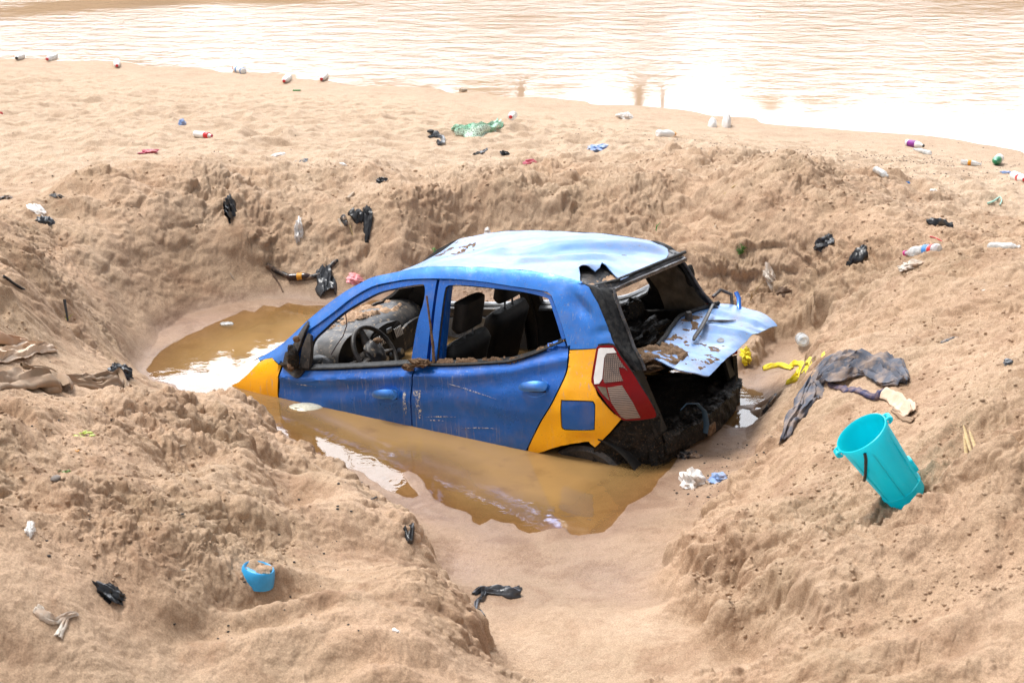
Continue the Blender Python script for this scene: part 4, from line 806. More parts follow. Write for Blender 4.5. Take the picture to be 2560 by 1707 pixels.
# ------------------------------------------------------------------ cabin
prof = [(.84,.905),(.95,.955),(1.10,.975),(1.20,.965),(1.27,.925),(1.30,.86),(1.29,.76),(1.24,.66),(1.20,.50)]
pc = cr(prof, 4); vs = []; fs = []; yv = np.linspace(-.68, .68, 60)
for y in yv:
    for k, (x, z) in enumerate(pc):
        t = k/len(pc); vs.append((-(x-.05*(y/.68)**2+.012*cos(y*6)), y*(1.0 if t > .2 else .97), z+.022*cos(y*4.6)*(1-t)+.004*n2(x, y, 7, 90)))
n_ = len(pc); fs = [(i*n_+k, i*n_+k+1, (i+1)*n_+k+1, (i+1)*n_+k) for i in range(len(yv)-1) for k in range(n_-1)]
dash = mesh_py('dashboard', vs, fs, car, [M['dash']])
caked('caked_sand', [(.92,-.62),(1.14,-.62),(1.20,-.40),(1.18,-.1),(1.10,.15),(.98,.35),(.90,.2),(.90,-.3)], lambda X, y: (-X, y, .962+.022*cos(y*4.6)*.8+(.012*cos(y*6)+.012 if .98 < X < 1.18 else 0)), dash, 91, .030, .012, m='sandmud', dens=.02)
# instrument hood with its empty dark cavity
hv = []; hf = []; K_ = 18
for j, (x, r_) in enumerate([(1.08, .10), (1.18, .135), (1.30, .155), (1.375, .160), (1.372, .150), (1.25, .14)]):
    for k in range(K_+1): a = pi*k/K_; hv.append((-x, .37+r_*1.25*cos(a), .855+r_*sin(a)*(1.0)))
hf = [(j*(K_+1)+k, j*(K_+1)+k+1, (j+1)*(K_+1)+k+1, (j+1)*(K_+1)+k) for j in range(5) for k in range(K_)]
hood_ = mesh_py('instrument_hood', hv, hf, dash, [M['dash']])
sheet('cavity', [(.37+.185*cos(t), .80+.19*max(sin(t), -.5)) for t in np.linspace(0, 2*pi, 28)[:-1]], lambda y, z: (-1.315, y, z), hood_, [M['trim']], step=.03, thick=.02, inward=(1, 0, 0))
# centre stack with two louvred vents
cs_f = lambda y, z: (-(1.345+.30*(.86-z)*.2+.018*(1-((y+.04)/.22)**2)), y, z)
cs = sheet('centre_stack', cr([(.14,.93),(.02,.965),(-.10,.965),(-.22,.93),(-.235,.80),(-.17,.66),(.09,.66),(.155,.80)], 5, True), cs_f, dash, [M['trim'], M['trim']], step=.02, thick=.06, inward=(1, 0, 0))
for y0 in (.065, -.155):
    v_ = sheet('air_vent', cr([(y0+.055,.925),(y0-.05,.935),(y0-.06,.86),(y0+.05,.84)], 5, True), lambda y, z: (cs_f(y, z)[0]-.006, y, z), cs, [M['trim']], step=.02, thick=.006, inward=(1, 0, 0))
    for k in range(5):
        yy_ = y0-.042+k*.021; tube('slat', [(cs_f(yy_, z)[0]-.014, yy_+(z-.89)*.25, z) for z in (.855, .885, .915)], .0045, v_, [M['white']], 6)
rbox('clock_panel', (.01, .06, .03), (-1.372, -.045, .925), cs, [M['silver']], .004)
for q, (y, z) in enumerate(((.05, .76), (-.04, .76), (-.13, .76))): tube('knob', [(-1.37, y, z), (-1.40, y, z)], .02, cs, [M['silver']], 14)
sheet('side_vent', [(.62+.05*cos(t), .90+.03*sin(t)) for t in np.linspace(0, 2*pi, 18)[:-1]], lambda y, z: (-(1.32), y, z), dash, [M['trim']], step=.02, thick=.02, inward=(1, 0, 0))
lump('end_cap', (.10, .07, .075), dash, [M['dash']], 7, .08, 3, 0, loc=(-1.27, .615, .865))
sheet('glove_box', cr([(-.30,.86),(-.62,.87),(-.64,.70),(-.32,.68)], 4, True), lambda y, z: (-(1.315), y, z), dash, [M['dash']], step=.03, thick=.02, inward=(1, 0, 0))
# steering wheel
st = empty('steering_wheel'); st.parent = car; ctr = Vector((-1.52, .36, .895)); ax = Vector((-.86, 0, .50)).normalized(); u_ = Vector((0, 1, 0)); v_ = ax.cross(u_)
tube('wheel_rim', [ctr+(u_*cos(t)+v_*sin(t))*.183 for t in np.linspace(0, 2*pi, 49)[:-1]], .0155, st, [M['black']], 12, closed=True)
for a in (0.15, pi-.15, -pi/2): tube('spoke', [ctr-ax*.02+(u_*cos(a)+v_*sin(a))*.06, ctr-ax*.01+(u_*cos(a)+v_*sin(a))*.12, ctr+(u_*cos(a)+v_*sin(a))*.178], [.03, .022, .014], st, [M['black']], 10, squash=.45)
hub = lump('hub', (.085, .085, .045), st, [M['dash']], 3, .10, 4, 0); hub.matrix_local = Matrix.Translation(ctr) @ ax.to_track_quat('Z', 'X').to_matrix().to_4x4()
lump('mud_clump', (.03, .025, .018), st, [M['mud']], 9, .3, 3, 0, loc=ctr+Vector((-.01, -.03, .075)))
tube('column', [ctr-ax*.02, ctr-ax*.22], [.045, .06], st, [M['black']], 14)
tube('stalk', [(-1.45, .40, .86), (-1.44, .52, .87), (-1.44, .58, .86)], [.008, .008, .012], st, [M['black']], 8)
tube('loose_wire', [(-1.50,.60,1.235),(-1.49,.585,1.14),(-1.44,.57,1.06),(-1.38,.56,1.0),(-1.32,.55,.93)], .0035, car, [plain('dusty purple wire', (.10, .06, .08), .6)], 6)
# seats
def seat(y, lean=0.0, m='trim'):
    s = empty('front_seat'); s.parent = car
    def slab(nm, pts, wd, th, seed):
        vs = []; fs = []; P = cr(pts, 5); K2 = 20
        for i, (x, z) in enumerate(P):
            a = P[max(0, i-1)]; b = P[min(len(P)-1, i+1)]; tx, tz = b[0]-a[0], b[1]-a[1]; l_ = math.hypot(tx, tz); nx_, nz_ = -tz/l_, tx/l_
            e = min(1, min(i, len(P)-1-i)/3+.35); 
            for k in range(K2):
                t = 2*pi*k/K2; cy, cz_ = cos(t), sin(t); cy = math.copysign(abs(cy)**.45, cy); cz_ = math.copysign(abs(cz_)**.6, cz_)
                vs.append((-(x+nx_*cz_*th/2*e), y+cy*wd/2*(.8+.2*e), z+nz_*cz_*th/2*e))
        fs = [(i*K2+k, i*K2+(k+1) % K2, (i+1)*K2+(k+1) % K2, (i+1)*K2+k) for i in range(len(P)-1) for k in range(K2)]+[tuple(range(K2))[::-1], tuple((len(P)-1)*K2+k for k in range(K2))]
        return mesh_py(nm, vs, fs, s, [M[m]])
    slab('backrest', [(2.03+lean, .50), (2.09+lean, .70), (2.16+lean, .90), (2.21+lean, 1.04)], .47, .13, 1)
    slab('headrest', [(2.195+lean, 1.085), (2.215+lean, 1.16), (2.235+lean, 1.24), (2.24+lean, 1.285)], .27, .10, 2)
    slab('cushion', [(1.62, .50), (1.75, .53), (1.95, .50), (2.08, .47)], .49, .14, 3)
    for q in (-.05, .05): tube('headrest_post', [(-(2.205+lean), y+q, 1.03), (-(2.21+lean), y+q, 1.10)], .007, s, [M['silver']], 8)
seat(.35); seat(-.35, -.10)
rs = empty('rear_seat'); rs.parent = car
sheet('backrest', [(-.60,.50),(-.62,.96),(-.55,1.00),(.55,1.00),(.60,.93),(.60,.50)], lambda y, z: (-(2.86+.22*(z-.5)+.03*n2(y, z, 5, 95)+.02*n2(y, z, 14, 96)), y, z+.02*n2(y, z, 4, 97)), rs, [M['darkmud']], step=.025, thick=.12, inward=(1, 0, 0))
for y in (-.33, .05, .36): lump('headrest', (.055, .12, .085), rs, [M['darkmud']], 20+int(y*10), .18, 4, .1, loc=(-2.99, y, 1.045))
lump('cushion', (.26, .58, .10), rs, [M['darkmud']], 33, .2, 4, .1, loc=(-2.60, 0, .52))
lump('mud_heap', (.16, .40, .10), rs, [M['darkmud']], 35, .35, 4, .4, loc=(-3.10, -.12, .92))
lump('mud_heap', (.22, .30, .09), rs, [M['mud']], 36, .35, 4, .4, loc=(-3.22, .36, .90))
sheet('parcel_side', [(2.95,.60),(2.95,.98),(3.38,1.02),(3.42,.60)], side(.11, -1), car, [M['trim']], step=.05, thick=.02, inward=IN_R)
# floor pan and engine bulkhead close the shell below the water
sheet('floor_pan', [(-.70,1.0),(.70,1.0),(.70,2.95),(-.70,2.95)], lambda y, X: (-X, y, .24), car, [M['trim']], step=.1, thick=.02, inward=(0, 0, -1))
sheet('bulkhead', [(-.70,.24),(.70,.24),(.68,.90),(-.68,.90)], lambda y, z: (-(.92+.05*z), y, z), car, [M['black']], step=.08, thick=.02, inward=(-1, 0, 0))
strip('cowl', [(-.86,.66,.905),(-.87,.3,.925),(-.88,0,.93),(-.87,-.3,.925),(-.86,-.66,.905)], [(-1.0,.65,.972),(-.97,.3,.972),(-.97,0,.975),(-.97,-.3,.972),(-1.0,-.65,.972)], car, [M['black']], .02, (0, 0, -1), .012, 6, .002, 5)
sheet('bonnet', [(.86,.66),(.86,-.66),(.55,-.66),(.30,-.62),(.14,-.50),(.10,0),(.14,.50),(.30,.62),(.55,.66)], lambda X, y: (-X, y, .90-.62*(.86-X)-.06*(y/.66)**2+.02*n2(X, y, 5, 99)), car, [M['blue'], M['black']], step=.04, thick=.006, inward=(0, 0, -1))
# grab handle, seat belt, leftover bits on the sills
lump('mud_clump', (.07, .03, .028), rd, [M['mud']], 51, .4, 4, .4, loc=(-2.10, .755, .985)); lump('mud_clump', (.045, .025, .02), fd, [M['mud']], 52, .4, 4, .4, loc=(-2.02, .765, .955))
caked('caked_mud', [(2.05,.98),(2.05,.935),(2.7,.99),(3.02,1.125),(3.02,1.145),(2.7,1.03)], lambda X, z: (-X, S(X, z)-.012, z+.010), rd, 53, .008, .006, inward=(0, 0, -1), dens=.0)
tube('stuck_twig', [(-2.16,.70,1.38),(-2.168,.705,1.20),(-2.175,.71,1.08),(-2.17,.715,.97)], [.006,.007,.009,.010], rd, [M['mud']], 7)
tube('loose_rail', [(-2.33,.66,.985),(-2.50,.66,.988),(-2.66,.655,.99)], .012, rd, [M['silver']], 8, squash=.5)
tube('seat_belt', [(-2.93,.555,1.33),(-2.955,.56,1.20),(-2.99,.565,1.09)], [.006,.008,.005], car, [M['beige']], 6, squash=.3)
strip('headlining', [(-1.72,.48,1.36),(-2.2,.50,1.43),(-2.9,.50,1.43)], [(-1.72,-.48,1.36),(-2.2,-.50,1.43),(-2.9,-.50,1.43)], car, [M['trim']], .01, (0, 0, -1), 0, 10, .004, 6)

# ================================================================== litter and the things lying on the sand
def axes(): return Vector((1, 0, 0)), Vector((0, sin(CAM_PITCH), cos(CAM_PITCH))), Vector((0, -cos(CAM_PITCH), sin(CAM_PITCH)))
def simple(name, col, rough=.5, noise_sc=30, var=.35, bump_=.2, **k):
    g = G(name); n1 = g.noise(noise_sc, 4, .65); c = g.mix(g.mr(n1, .35, .7, 0, 1), col, tuple(x*(1-var) for x in col)); g.bsdf(c, rough, g.bump(n1, bump_, .01), **k); return g.done()
def dusty(name, col, rough=.55, amt=.5, sc=12, sand_=(.42, .27, .17), **k):
    g = G(name); n1 = g.noise(sc, 5, .65); n2_ = g.noise(sc*6, 3, .7); f = g.math('MULTIPLY', g.mr(n1, .45, .60), amt); f = g.math('ADD', f, g.mr(n2_, .62, .70, 0, amt*.5))
    g.bsdf(g.mix(g.math('MINIMUM', f, 1.0), col, sand_), rough, g.bump(n1, .3, .01), **k); return g.done()
N = {}
N['blackbag'] = simple('shiny black plastic bag', (.014, .015, .018), .28, 25, .5, .5)
N['blacksand'] = dusty('black plastic bag dusted with sand', (.016, .017, .02), .35, .55, 30)
N['greybag'] = simple('dark grey plastic film', (.06, .065, .075), .3, 25, .6, .4)
N['whitebag'] = dusty('white plastic bag', (.78, .77, .75), .4, .35, 25)
N['dirtywhite'] = dusty('dirty white cloth', (.60, .54, .47), .8, .6, 20)
N['bluebag'] = dusty('pale blue plastic bag', (.22, .35, .62), .4, .35, 25)
N['pinkbag'] = dusty('pink plastic bag', (.85, .32, .36), .4, .3, 25)
N['yellow'] = dusty('yellow cloth', (.80, .68, .02), .7, .25, 30)
N['denim'] = dusty('grey blue denim with sand', (.085, .095, .125), .85, .6, 9, (.36, .26, .19))
N['navy'] = dusty('navy lining', (.03, .03, .09), .8, .3, 20)
N['cream'] = dusty('cream cloth', (.62, .48, .36), .85, .4, 18)
N['tarp'] = dusty('sandy brown cloth', (.27, .19, .125), .9, .5, 9, (.40, .26, .17))
N['tarp2'] = dusty('orange brown cloth', (.42, .26, .16), .9, .5, 9, (.40, .26, .17))
N['wood'] = simple('dry stick wood', (.16, .10, .065), .85, 60, .5)
N['straw'] = simple('dry straw', (.52, .38, .19), .8, 60, .4)
N['char'] = simple('charred wood', (.018, .015, .014), .7, 60, .5)
N['leaf'] = simple('green leaf', (.09, .22, .03), .5, 60, .4)
N['lime'] = simple('yellow green leaf', (.45, .55, .07), .5, 60, .3)
N['grass'] = simple('fresh green blade', (.06, .36, .07), .4, 60, .3)
N['stone'] = simple('grey stone', (.20, .17, .15), .8, 18, .3)
N['bone'] = simple('pale driftwood', (.50, .40, .30), .8, 40, .3)
N['red'] = simple('red plastic', (.62, .02, .025), .35, 30, .3)
N['magenta'] = simple('magenta plastic', (.72, .04, .30), .35)
N['crimson'] = dusty('crimson plastic', (.42, .03, .08), .4, .3, 30)
N['purple'] = simple('purple label', (.26, .03, .30), .5)
N['orange'] = simple('orange label', (.85, .36, .02), .5)
N['labelblue'] = simple('blue label', (.06, .25, .62), .5)
N['green'] = simple('green plastic', (.01, .24, .10), .3)
N['blackcap'] = simple('black cap', (.02, .02, .02), .4)
N['white'] = simple('white plastic', (.80, .80, .79), .35, 20, .12)
N['mint'] = simple('mint green string', (.36, .66, .56), .6)
N['cyan'] = simple('light blue plastic', (.03, .36, .72), .35, 14, .25)
N['hose'] = dusty('black rubber hose', (.013, .013, .015), .4, .5, 20)
N['brownglass'] = simple('dark brown glass', (.045, .022, .018), .12, 20, .3, .05)
def clear_mat():
    g = G('cloudy clear plastic'); n1 = g.noise(30, 4, .6); t = g.n('ShaderNodeBsdfTransparent'); t.inputs[0].default_value = (.93, .95, .96, 1)
    g.bsdf(g.mix(g.mr(n1, .4, .7), (.62, .67, .70), (.82, .84, .84)), .12, g.bump(n1, .3, .01)); m = g.n('ShaderNodeMixShader'); g.l(g.mr(n1, .35, .65, .40, .72), m.inputs[0]); g.l(t.outputs[0], m.inputs[1]); g.l(g.p.outputs[0], m.inputs[2]); return g.done(m.outputs[0])
N['clear'] = clear_mat()
def net_mat():
    g = G('green netting'); w1 = g.n('ShaderNodeTexVoronoi', feature='DISTANCE_TO_EDGE'); w1.inputs['Scale'].default_value = 45; g.l(g.tc.outputs['Object'], w1.inputs['Vector']); t = g.n('ShaderNodeBsdfTransparent')
    g.bsdf(g.mix(g.mr(g.noise(5, 3), .4, .6), (.22, .58, .38), (.62, .78, .66)), .5); m = g.n('ShaderNodeMixShader'); g.l(g.mr(w1.outputs['Distance'], .10, .16, 1, .35), m.inputs[0]); g.l(t.outputs[0], m.inputs[1]); g.l(g.p.outputs[0], m.inputs[2]); return g.done(m.outputs[0])
N['net'] = net_mat()
def dist_at(p): return (p-Vector((0, 0, CAM_H))).length
def px(p): return dist_at(p)/(FPX/K)          # metres per survey pixel at this point
def frame_on(nrm, ang):
    z = nrm.normalized(); x = Vector((cos(ang), sin(ang), 0)); x = (x-z*x.dot(z)).normalized(); return Matrix((x, z.cross(x), z)).transposed()
def put(o, p, nrm=Vector((0, 0, 1)), ang=0.0, dz=0.0):
    o.matrix_world = Matrix.Translation(p+nrm*dz) @ frame_on(nrm, ang).to_4x4(); return o
def lathe(name, prof_, mat_, parent=None, n=24, ribs=0.0, axis='x', seed=0, crush=0.0):
    vs = []; fs = []
    for i, (x, r_) in enumerate(prof_):
        for k in range(n):
            a = 2*pi*k/n; rr_ = r_*(1+ribs*cos(a*6)); c = 1-crush*max(0, sin(a))*(.5+.5*sin(x*60+seed))
            vs.append((x, rr_*cos(a), rr_*sin(a)*c) if axis == 'x' else (rr_*cos(a), rr_*sin(a), x))
    fs = [(i*n+k, i*n+(k+1) % n, (i+1)*n+(k+1) % n, (i+1)*n+k) for i in range(len(prof_)-1) for k in range(n)]
    if prof_[0][1] > 1e-4: fs.append(tuple(range(n))[::-1])
    if prof_[-1][1] > 1e-4: fs.append(tuple((len(prof_)-1)*n+k for k in range(n)))
    return mesh_py(name, vs, fs, parent, [mat_])
def bottle(u1, v1, u2, v2, label, body='clear', cap='red', lab=None, rad=.30, sink=.25, group='plastic bottles littering the sand', crush=.15, bands=()):
    """lies from its cap (u1, v1) to its base (u2, v2); lab = (from, to, material) along its length"""
    a, n1 = ground(u1, v1); b, n2_ = ground(u2, v2); L_ = (b-a).length
    if L_ > .36: b = a+(b-a)*(.36/L_); L_ = .36
    L_ = max(L_, .14); b = a+(b-a).normalized()*L_; R_ = min(L_*rad/2, .042); n_ = (n1+n2_).normalized(); root = empty('plastic_bottle'); d = (b-a).normalized(); z = (n_-d*n_.dot(d)).normalized()
    root.matrix_world = Matrix.Translation(a+z*R_*(1-sink)) @ Matrix((d, z.cross(d), z)).transposed().to_4x4()
    pf = [(.06*L_, R_*.36), (.12*L_, R_*.40), (.20*L_, R_*.75), (.30*L_, R_*.98), (.34*L_, R_)]+[(t*L_, R_*(.97 if i % 2 else 1.0)) for i, t in enumerate(np.linspace(.38, .92, 11))]+[(.97*L_, R_*.9), (L_, R_*.6), (L_*.985, .0001)]
    lathe('body', pf, N[body], root, 20, 0, 'x', u1, crush); lathe('cap', [(0, R_*.0001), (.003, R_*.42), (.055*L_, R_*.45), (.062*L_, R_*.45)], N[cap], root, 16)
    for f_, t_, m_ in ([lab] if lab else [])+list(bands): lathe('label', [(f_*L_, R_*1.01), (f_*L_+.001, R_*1.035), (t_*L_-.001, R_*1.035), (t_*L_, R_*1.01)], N[m_], root, 20, 0, 'x', u1, crush)
    return tag(root, label, 'bottle', group)
def scrap(name, u, v, wpx, hpx, label, cat, m, seed=0, ang=0.0, group=None, fold=.55, amp=.40, flat=-.25, tall=.45, sub=4, sink=.1):
    """a crumpled bag or rag heap about wpx by hpx survey pixels in the picture"""
    p, n_ = ground(u, v); s_ = px(p); w_ = wpx*s_/2; dpt = max(hpx*s_*.9, w_*.45)
    o = lump(name, (w_, dpt, max(hpx*s_*tall, .012)), None, [N[m]], seed, amp, sub, fold, flat, 1.7); put(o, p, n_, ang, hpx*s_*(.15-sink)); return tag(o, label, cat, group)
def drape(name, uv, widths, label, cat, m, seed=0, group=None, folds=3, lift=.018, amp=.012, parent=None, k=14, thick=.003):
    """a strip of cloth or film following the ground along the path, widths in survey pixels"""
    P = [ground(u, v) for u, v in uv]; C_ = cr([tuple(p) for p, n_ in P], 8); W_ = np.interp(np.linspace(0, 1, len(C_)), np.linspace(0, 1, len(widths)), widths); r = random.Random(seed)
    o0 = Vector(C_[0]); vs = []; fs = []; XY = []
    for i in range(len(C_)):
        c = Vector(C_[i]); t = Vector(C_[min(i+1, len(C_)-1)])-Vector(C_[max(i-1, 0)]); t.z = 0; t.normalize(); sdir_ = Vector((-t.y, t.x, 0)); se = (CAM_H-c.z)/dist_at(c); w_ = W_[i]*px(c)*min(2.6, 1/math.sqrt(t.y*t.y+(t.x*se*1.25)**2))
        for j in range(k+1): XY.append((c+sdir_*w_*(j/k-.5), i, j, w_))
    hz = height([a[0].x for a in XY], [a[0].y for a in XY]); hz = hz[0]+hz[5]
    nz = fbm(np.array([a[1]*.07+seed for a in XY]), np.array([a[2]/k*folds*1.7 for a in XY]), 3, seed); rz = np.abs(gn(np.array([a[1]*.035+seed for a in XY]), np.array([a[2]/k*folds*2.2 for a in XY]), seed+3))
    sm = np.zeros(len(XY)); H_ = np.array(hz).reshape(len(C_), k+1); H_ = .4*H_+.6*H_.mean(1, keepdims=True); H_ = H_.ravel(); H_ = np.maximum(H_, np.array(hz)-.004)
    for q, (p, i, j, w_) in enumerate(XY):
        e = sin(pi*j/k)**.5; amp_ = min(amp, w_*.35); vs.append(Vector((p.x+nz[q]*amp_*.8, p.y, H_[q]+e*min(lift, w_*.6)+(nz[q]+.9*(.4-rz[q]*2))*amp_*e))-o0)
    m_ = k+1; fs = [(i*m_+j, i*m_+j+1, (i+1)*m_+j+1, (i+1)*m_+j) for i in range(len(C_)-1) for j in range(k)]
    o = mesh_py(name, vs, fs, parent, [N[m]], True, None, 70); sol = o.modifiers.new('thickness', 'SOLIDIFY'); sol.thickness = thick
    if parent is None: o.location = o0; tag(o, label, cat, group)
    else: o.location = o0-parent.location
    return o
def stick(name, uv, rpx, label, cat, m, group=None, lift=0.0, n=7, taper=.6, lifts=None):
    P = [ground(u, v)[0] for u, v in uv]; s_ = px(P[0]); o0 = P[0].copy(); lf = lifts or [lift]*len(P)
    pts = cr([tuple(p-o0+Vector((0, 0, rpx*s_*.5+l_*s_))) for p, l_ in zip(P, lf)], 5); R_ = [rpx*s_*(1-(1-taper)*i/(len(pts)-1)) for i in range(len(pts))]
    o = tube(name, pts, R_, None, [N[m]], n); o.location = o0; return tag(o, label, cat, group)

# ---- the turquoise bucket
BK = empty('bucket'); tag(BK, 'turquoise plastic bucket tipped on the slope of the right hand sand mound', 'bucket')
rgt, upc, back = axes(); bp, bn = ground(2070, 1165); vd = Vector(pix_ray(2070, 1100)).normalized(); rgt = vd.cross(Vector((0, 0, 1))).normalized(); upc = rgt.cross(vd); zax = (rgt*-.546+upc*.638-vd*.52).normalized(); lug = (rgt*-.75+upc*-.66); lug = (lug-zax*lug.dot(zax)).normalized()
s_ = px(bp); BL = 180/K/.84*s_; RT = 66/K*s_; RB = 49/K*s_
bc = Vector((0, 0, CAM_H))+Vector(pix_ray(2267/K, 1238/K))*((dist_at(bp)+.02)/Vector(pix_ray(2267/K, 1238/K)).length)
BK.matrix_world = Matrix.Translation(bc) @ Matrix((lug, zax.cross(lug), zax)).transposed().to_4x4()
g = G('turquoise plastic'); n1 = g.noise(8, 4, .6); n3 = g.noise(90, 3, .7); c = g.mix(g.mr(n1, .35, .7), (.01, .76, .84), (.008, .68, .76)); c = g.mix(g.mr(n3, .66, .72, 0, .5), c, (.35, .45, .42))
g.bsdf(c, .32, g.bump(n3, .1, .003), ); tl_ = g.n('ShaderNodeBsdfTranslucent'); tl_.inputs[0].default_value = (.02, .85, .95, 1); ms_ = g.n('ShaderNodeMixShader'); ms_.inputs[0].default_value = .45; g.l(g.p.outputs[0], ms_.inputs[1]); g.l(tl_.outputs[0], ms_.inputs[2]); N['turq'] = g.done(ms_.outputs[0])
def bk_shell():
    n = 72; prof_ = [(0, RB*.80), (.0, RB*.97), (.004, RB), (.06*BL, RB*1.02), (.125*BL, RB*1.04), (.13*BL, RB*1.10), (.155*BL, RB*1.10), (.16*BL, RB*1.055), (.5*BL, RB+(RT-RB)*.48), (.86*BL, RT*.955), (.93*BL, RT*.965), (.935*BL, RT*1.0), (.985*BL, RT*1.02), (1.0*BL, RT*1.01), (1.004*BL, RT*.975), (.985*BL, RT*.95), (.9*BL, RT*.93), (.5*BL, RB+(RT-RB)*.42), (.08*BL, RB*.96), (.03*BL, RB*.90), (.028*BL, RB*.45), (.036*BL, RB*.43), (.036*BL, .0001)]
    vs = []; 
    for i, (z, r_) in enumerate(prof_):
        for k in range(n):
            a = 2*pi*k/n; f_ = 1-.010*(abs(((a*4/pi) % 2)-1) < .12)*(.17*BL < z < .9*BL)*(i < 12); vs.append((r_*f_*cos(a), r_*f_*sin(a), z))
    fs = [(i*n+k, i*n+(k+1) % n, (i+1)*n+(k+1) % n, (i+1)*n+k) for i in range(len(prof_)-1) for k in range(n)]+[tuple(range(n))[::-1]]
    return mesh_py('shell', vs, fs, BK, [N['turq']], True, None, 30)
bk_shell()
for sg in (1, -1):
    l_ = empty('lug'); l_.parent = BK; q = sg*RT
    tube('loop', [(q*1.0, -.022, .93*BL), (q*1.12, -.020, .935*BL), (q*1.12, -.018, .985*BL), (q*1.0, -.022, .985*BL)], .007, l_, [N['turq']], 8)
    tube('loop', [(q*1.0, .022, .93*BL), (q*1.12, .020, .935*BL), (q*1.12, .018, .985*BL), (q*1.0, .022, .985*BL)], .007, l_, [N['turq']], 8)
    tube('bar', [(q*1.13, -.024, .96*BL), (q*1.13, .024, .96*BL)], .012, l_, [N['turq']], 8)
rbox('foot_tab', (.03, .05, .07), (-RB*1.07, 0, .30*BL), BK, [N['turq']], .008)
fa = 1.25
tube('strap_handle', [(RT*1.05*cos(fa), RT*1.05*sin(fa), .935*BL), (RT*1.04*cos(fa-.1), RT*1.04*sin(fa-.1), .86*BL), (RT*1.03*cos(fa-.5), RT*1.03*sin(fa-.5), .66*BL), (RT*1.0*cos(fa-.85), RT*1.0*sin(fa-.85), .55*BL)], .0075, BK, [N['blackbag']], 8)
for a_ in (.55, 1.45, 2.5):
    tube('moulded_rib', [((RB+(RT-RB)*t)*(.965 if t > .8 else 1.0)*cos(a_), (RB+(RT-RB)*t)*(.965 if t > .8 else 1.0)*sin(a_), t*BL) for t in (.15, .4, .65, .86)], .0035, BK, [N['turq']], 6)

# ---- light blue pot half buried
p, n_ = ground(586, 1312); s_ = px(p); o = empty('plastic_pot'); zz = Vector((.22, .05, 1)).normalized(); o.matrix_world = Matrix.Translation(p+Vector((0, 0, -.046))) @ frame_on(zz, .3).to_4x4()
R0 = 39*s_; lathe('wall', [(0, R0*1.04), (.035, R0*1.02), (.064, R0*.95), (.071, R0*.88), (.068, R0*.82), (.058, R0*.76), (.056, .0001)], N['cyan'], o, 32, 0, 'z')
lump('sand_fill', (R0*.60, R0*.62, .022), o, [sand], 6, .3, 3, .1, loc=(R0*.35, R0*.10, .052)); tag(o, 'light blue plastic pot half buried and filled with sand on the near left mound', 'pot')

# ---- clothes and rags
jeans = empty('trousers'); p, n_ = ground(1950, 860); jeans.location = p; tag(jeans, 'grey blue trousers caked with sand draped over the mound above the bucket', 'trousers')
drape('leg', [(1800,1018),(1822,978),(1848,940),(1862,905),(1885,872),(1925,845),(1960,835)], [22,42,56,58,52,42,34], '', '', 'denim', 3, parent=jeans, folds=3, lift=.05, amp=.034, k=24)
drape('seat', [(1895,872),(1930,862),(1975,858),(2020,866),(2055,880),(2072,885)], [30,44,50,48,38,24], '', '', 'denim', 4, parent=jeans, folds=6, lift=.045, amp=.040, k=34)
drape('leg', [(1920,850),(1970,836),(2020,836),(2058,852),(2082,880)], [24,30,34,34,16], '', '', 'denim', 5, parent=jeans, folds=4, lift=.035, amp=.034, k=28)
drape('waistband', [(1905,884),(1950,900),(2000,912),(2032,905)], [8,13,15,10], '', '', 'navy', 6, parent=jeans, folds=1, lift=.04, amp=.008)
drape('cloth_rag', [(2028,908),(2052,915),(2074,938),(2092,958)], [16,40,38,20], 'cream rag lying at the right end of the grey blue trousers', 'rag', 'cream', 7, folds=3, lift=.035, amp=.022)
drape('cloth_rag', [(2050,945),(2070,958),(2098,968)], [8,12,8], 'small brown rag lying just below the cream rag', 'rag', 'tarp', 8, folds=2, amp=.012)
tp = empty('cloth_sheet'); p, n_ = ground(60, 880); tp.location = p; tag(tp, 'large sandy brown cloth half buried on the left bank with a twisted tail', 'cloth')
drape('sheet', [(-60,905),(0,890),(60,880),(110,885),(135,900)], [70,76,80,76,40], '', '', 'tarp', 11, parent=tp, folds=2, lift=.05, amp=.030, k=22)
drape('tail', [(50,842),(95,858),(150,880),(210,892),(262,884),(285,878)], [10,15,20,26,24,10], '', '', 'tarp', 12, parent=tp, folds=3, lift=.035, amp=.02)
drape('tail', [(140,876),(190,872),(240,868),(280,876),(300,890)], [12,20,26,22,8], '', '', 'tarp', 13, parent=tp, folds=4, lift=.03, amp=.02)
drape('cloth_sheet', [(-60,775),(0,784),(50,792),(90,800)], [40,46,34,10], 'ridged brown cloth strip at the left edge, uppermost of the buried cloths', 'cloth', 'tarp2', 14, 'cloths buried in the left bank', folds=4, lift=.03, amp=.024)
drape('cloth_sheet', [(-60,840),(0,828),(50,815),(100,806),(128,806)], [40,46,40,26,8], 'pale folded cloth at the left edge between two brown cloths', 'cloth', 'cream', 15, 'cloths buried in the left bank', folds=3, lift=.03, amp=.03)
# yellow
yc = empty('yellow_cloth'); p, n_ = ground(1830, 845); yc.location = p; tag(yc, 'torn yellow cloth lying on the mud left of the grey blue trousers', 'cloth')
drape('strip', [(1752,850),(1775,845),(1800,843),(1820,848)], [5,11,12,7], '', '', 'yellow', 21, parent=yc, folds=2, lift=.045, amp=.02)
drape('strip', [(1812,846),(1838,838),(1862,832),(1892,822),(1916,813)], [6,10,12,9,4], '', '', 'yellow', 22, parent=yc, folds=3, lift=.06, amp=.02)
drape('strip', [(1806,882),(1828,872),(1838,858),(1862,850)], [7,14,14,9], '', '', 'yellow', 23, parent=yc, folds=2, lift=.05, amp=.02)
scrap('plastic_bag', 1712, 818, 30, 26, 'yellow plastic bag on the mud under the corner of the torn tailgate', 'bag', 'yellow', 24, fold=.4, tall=.6)
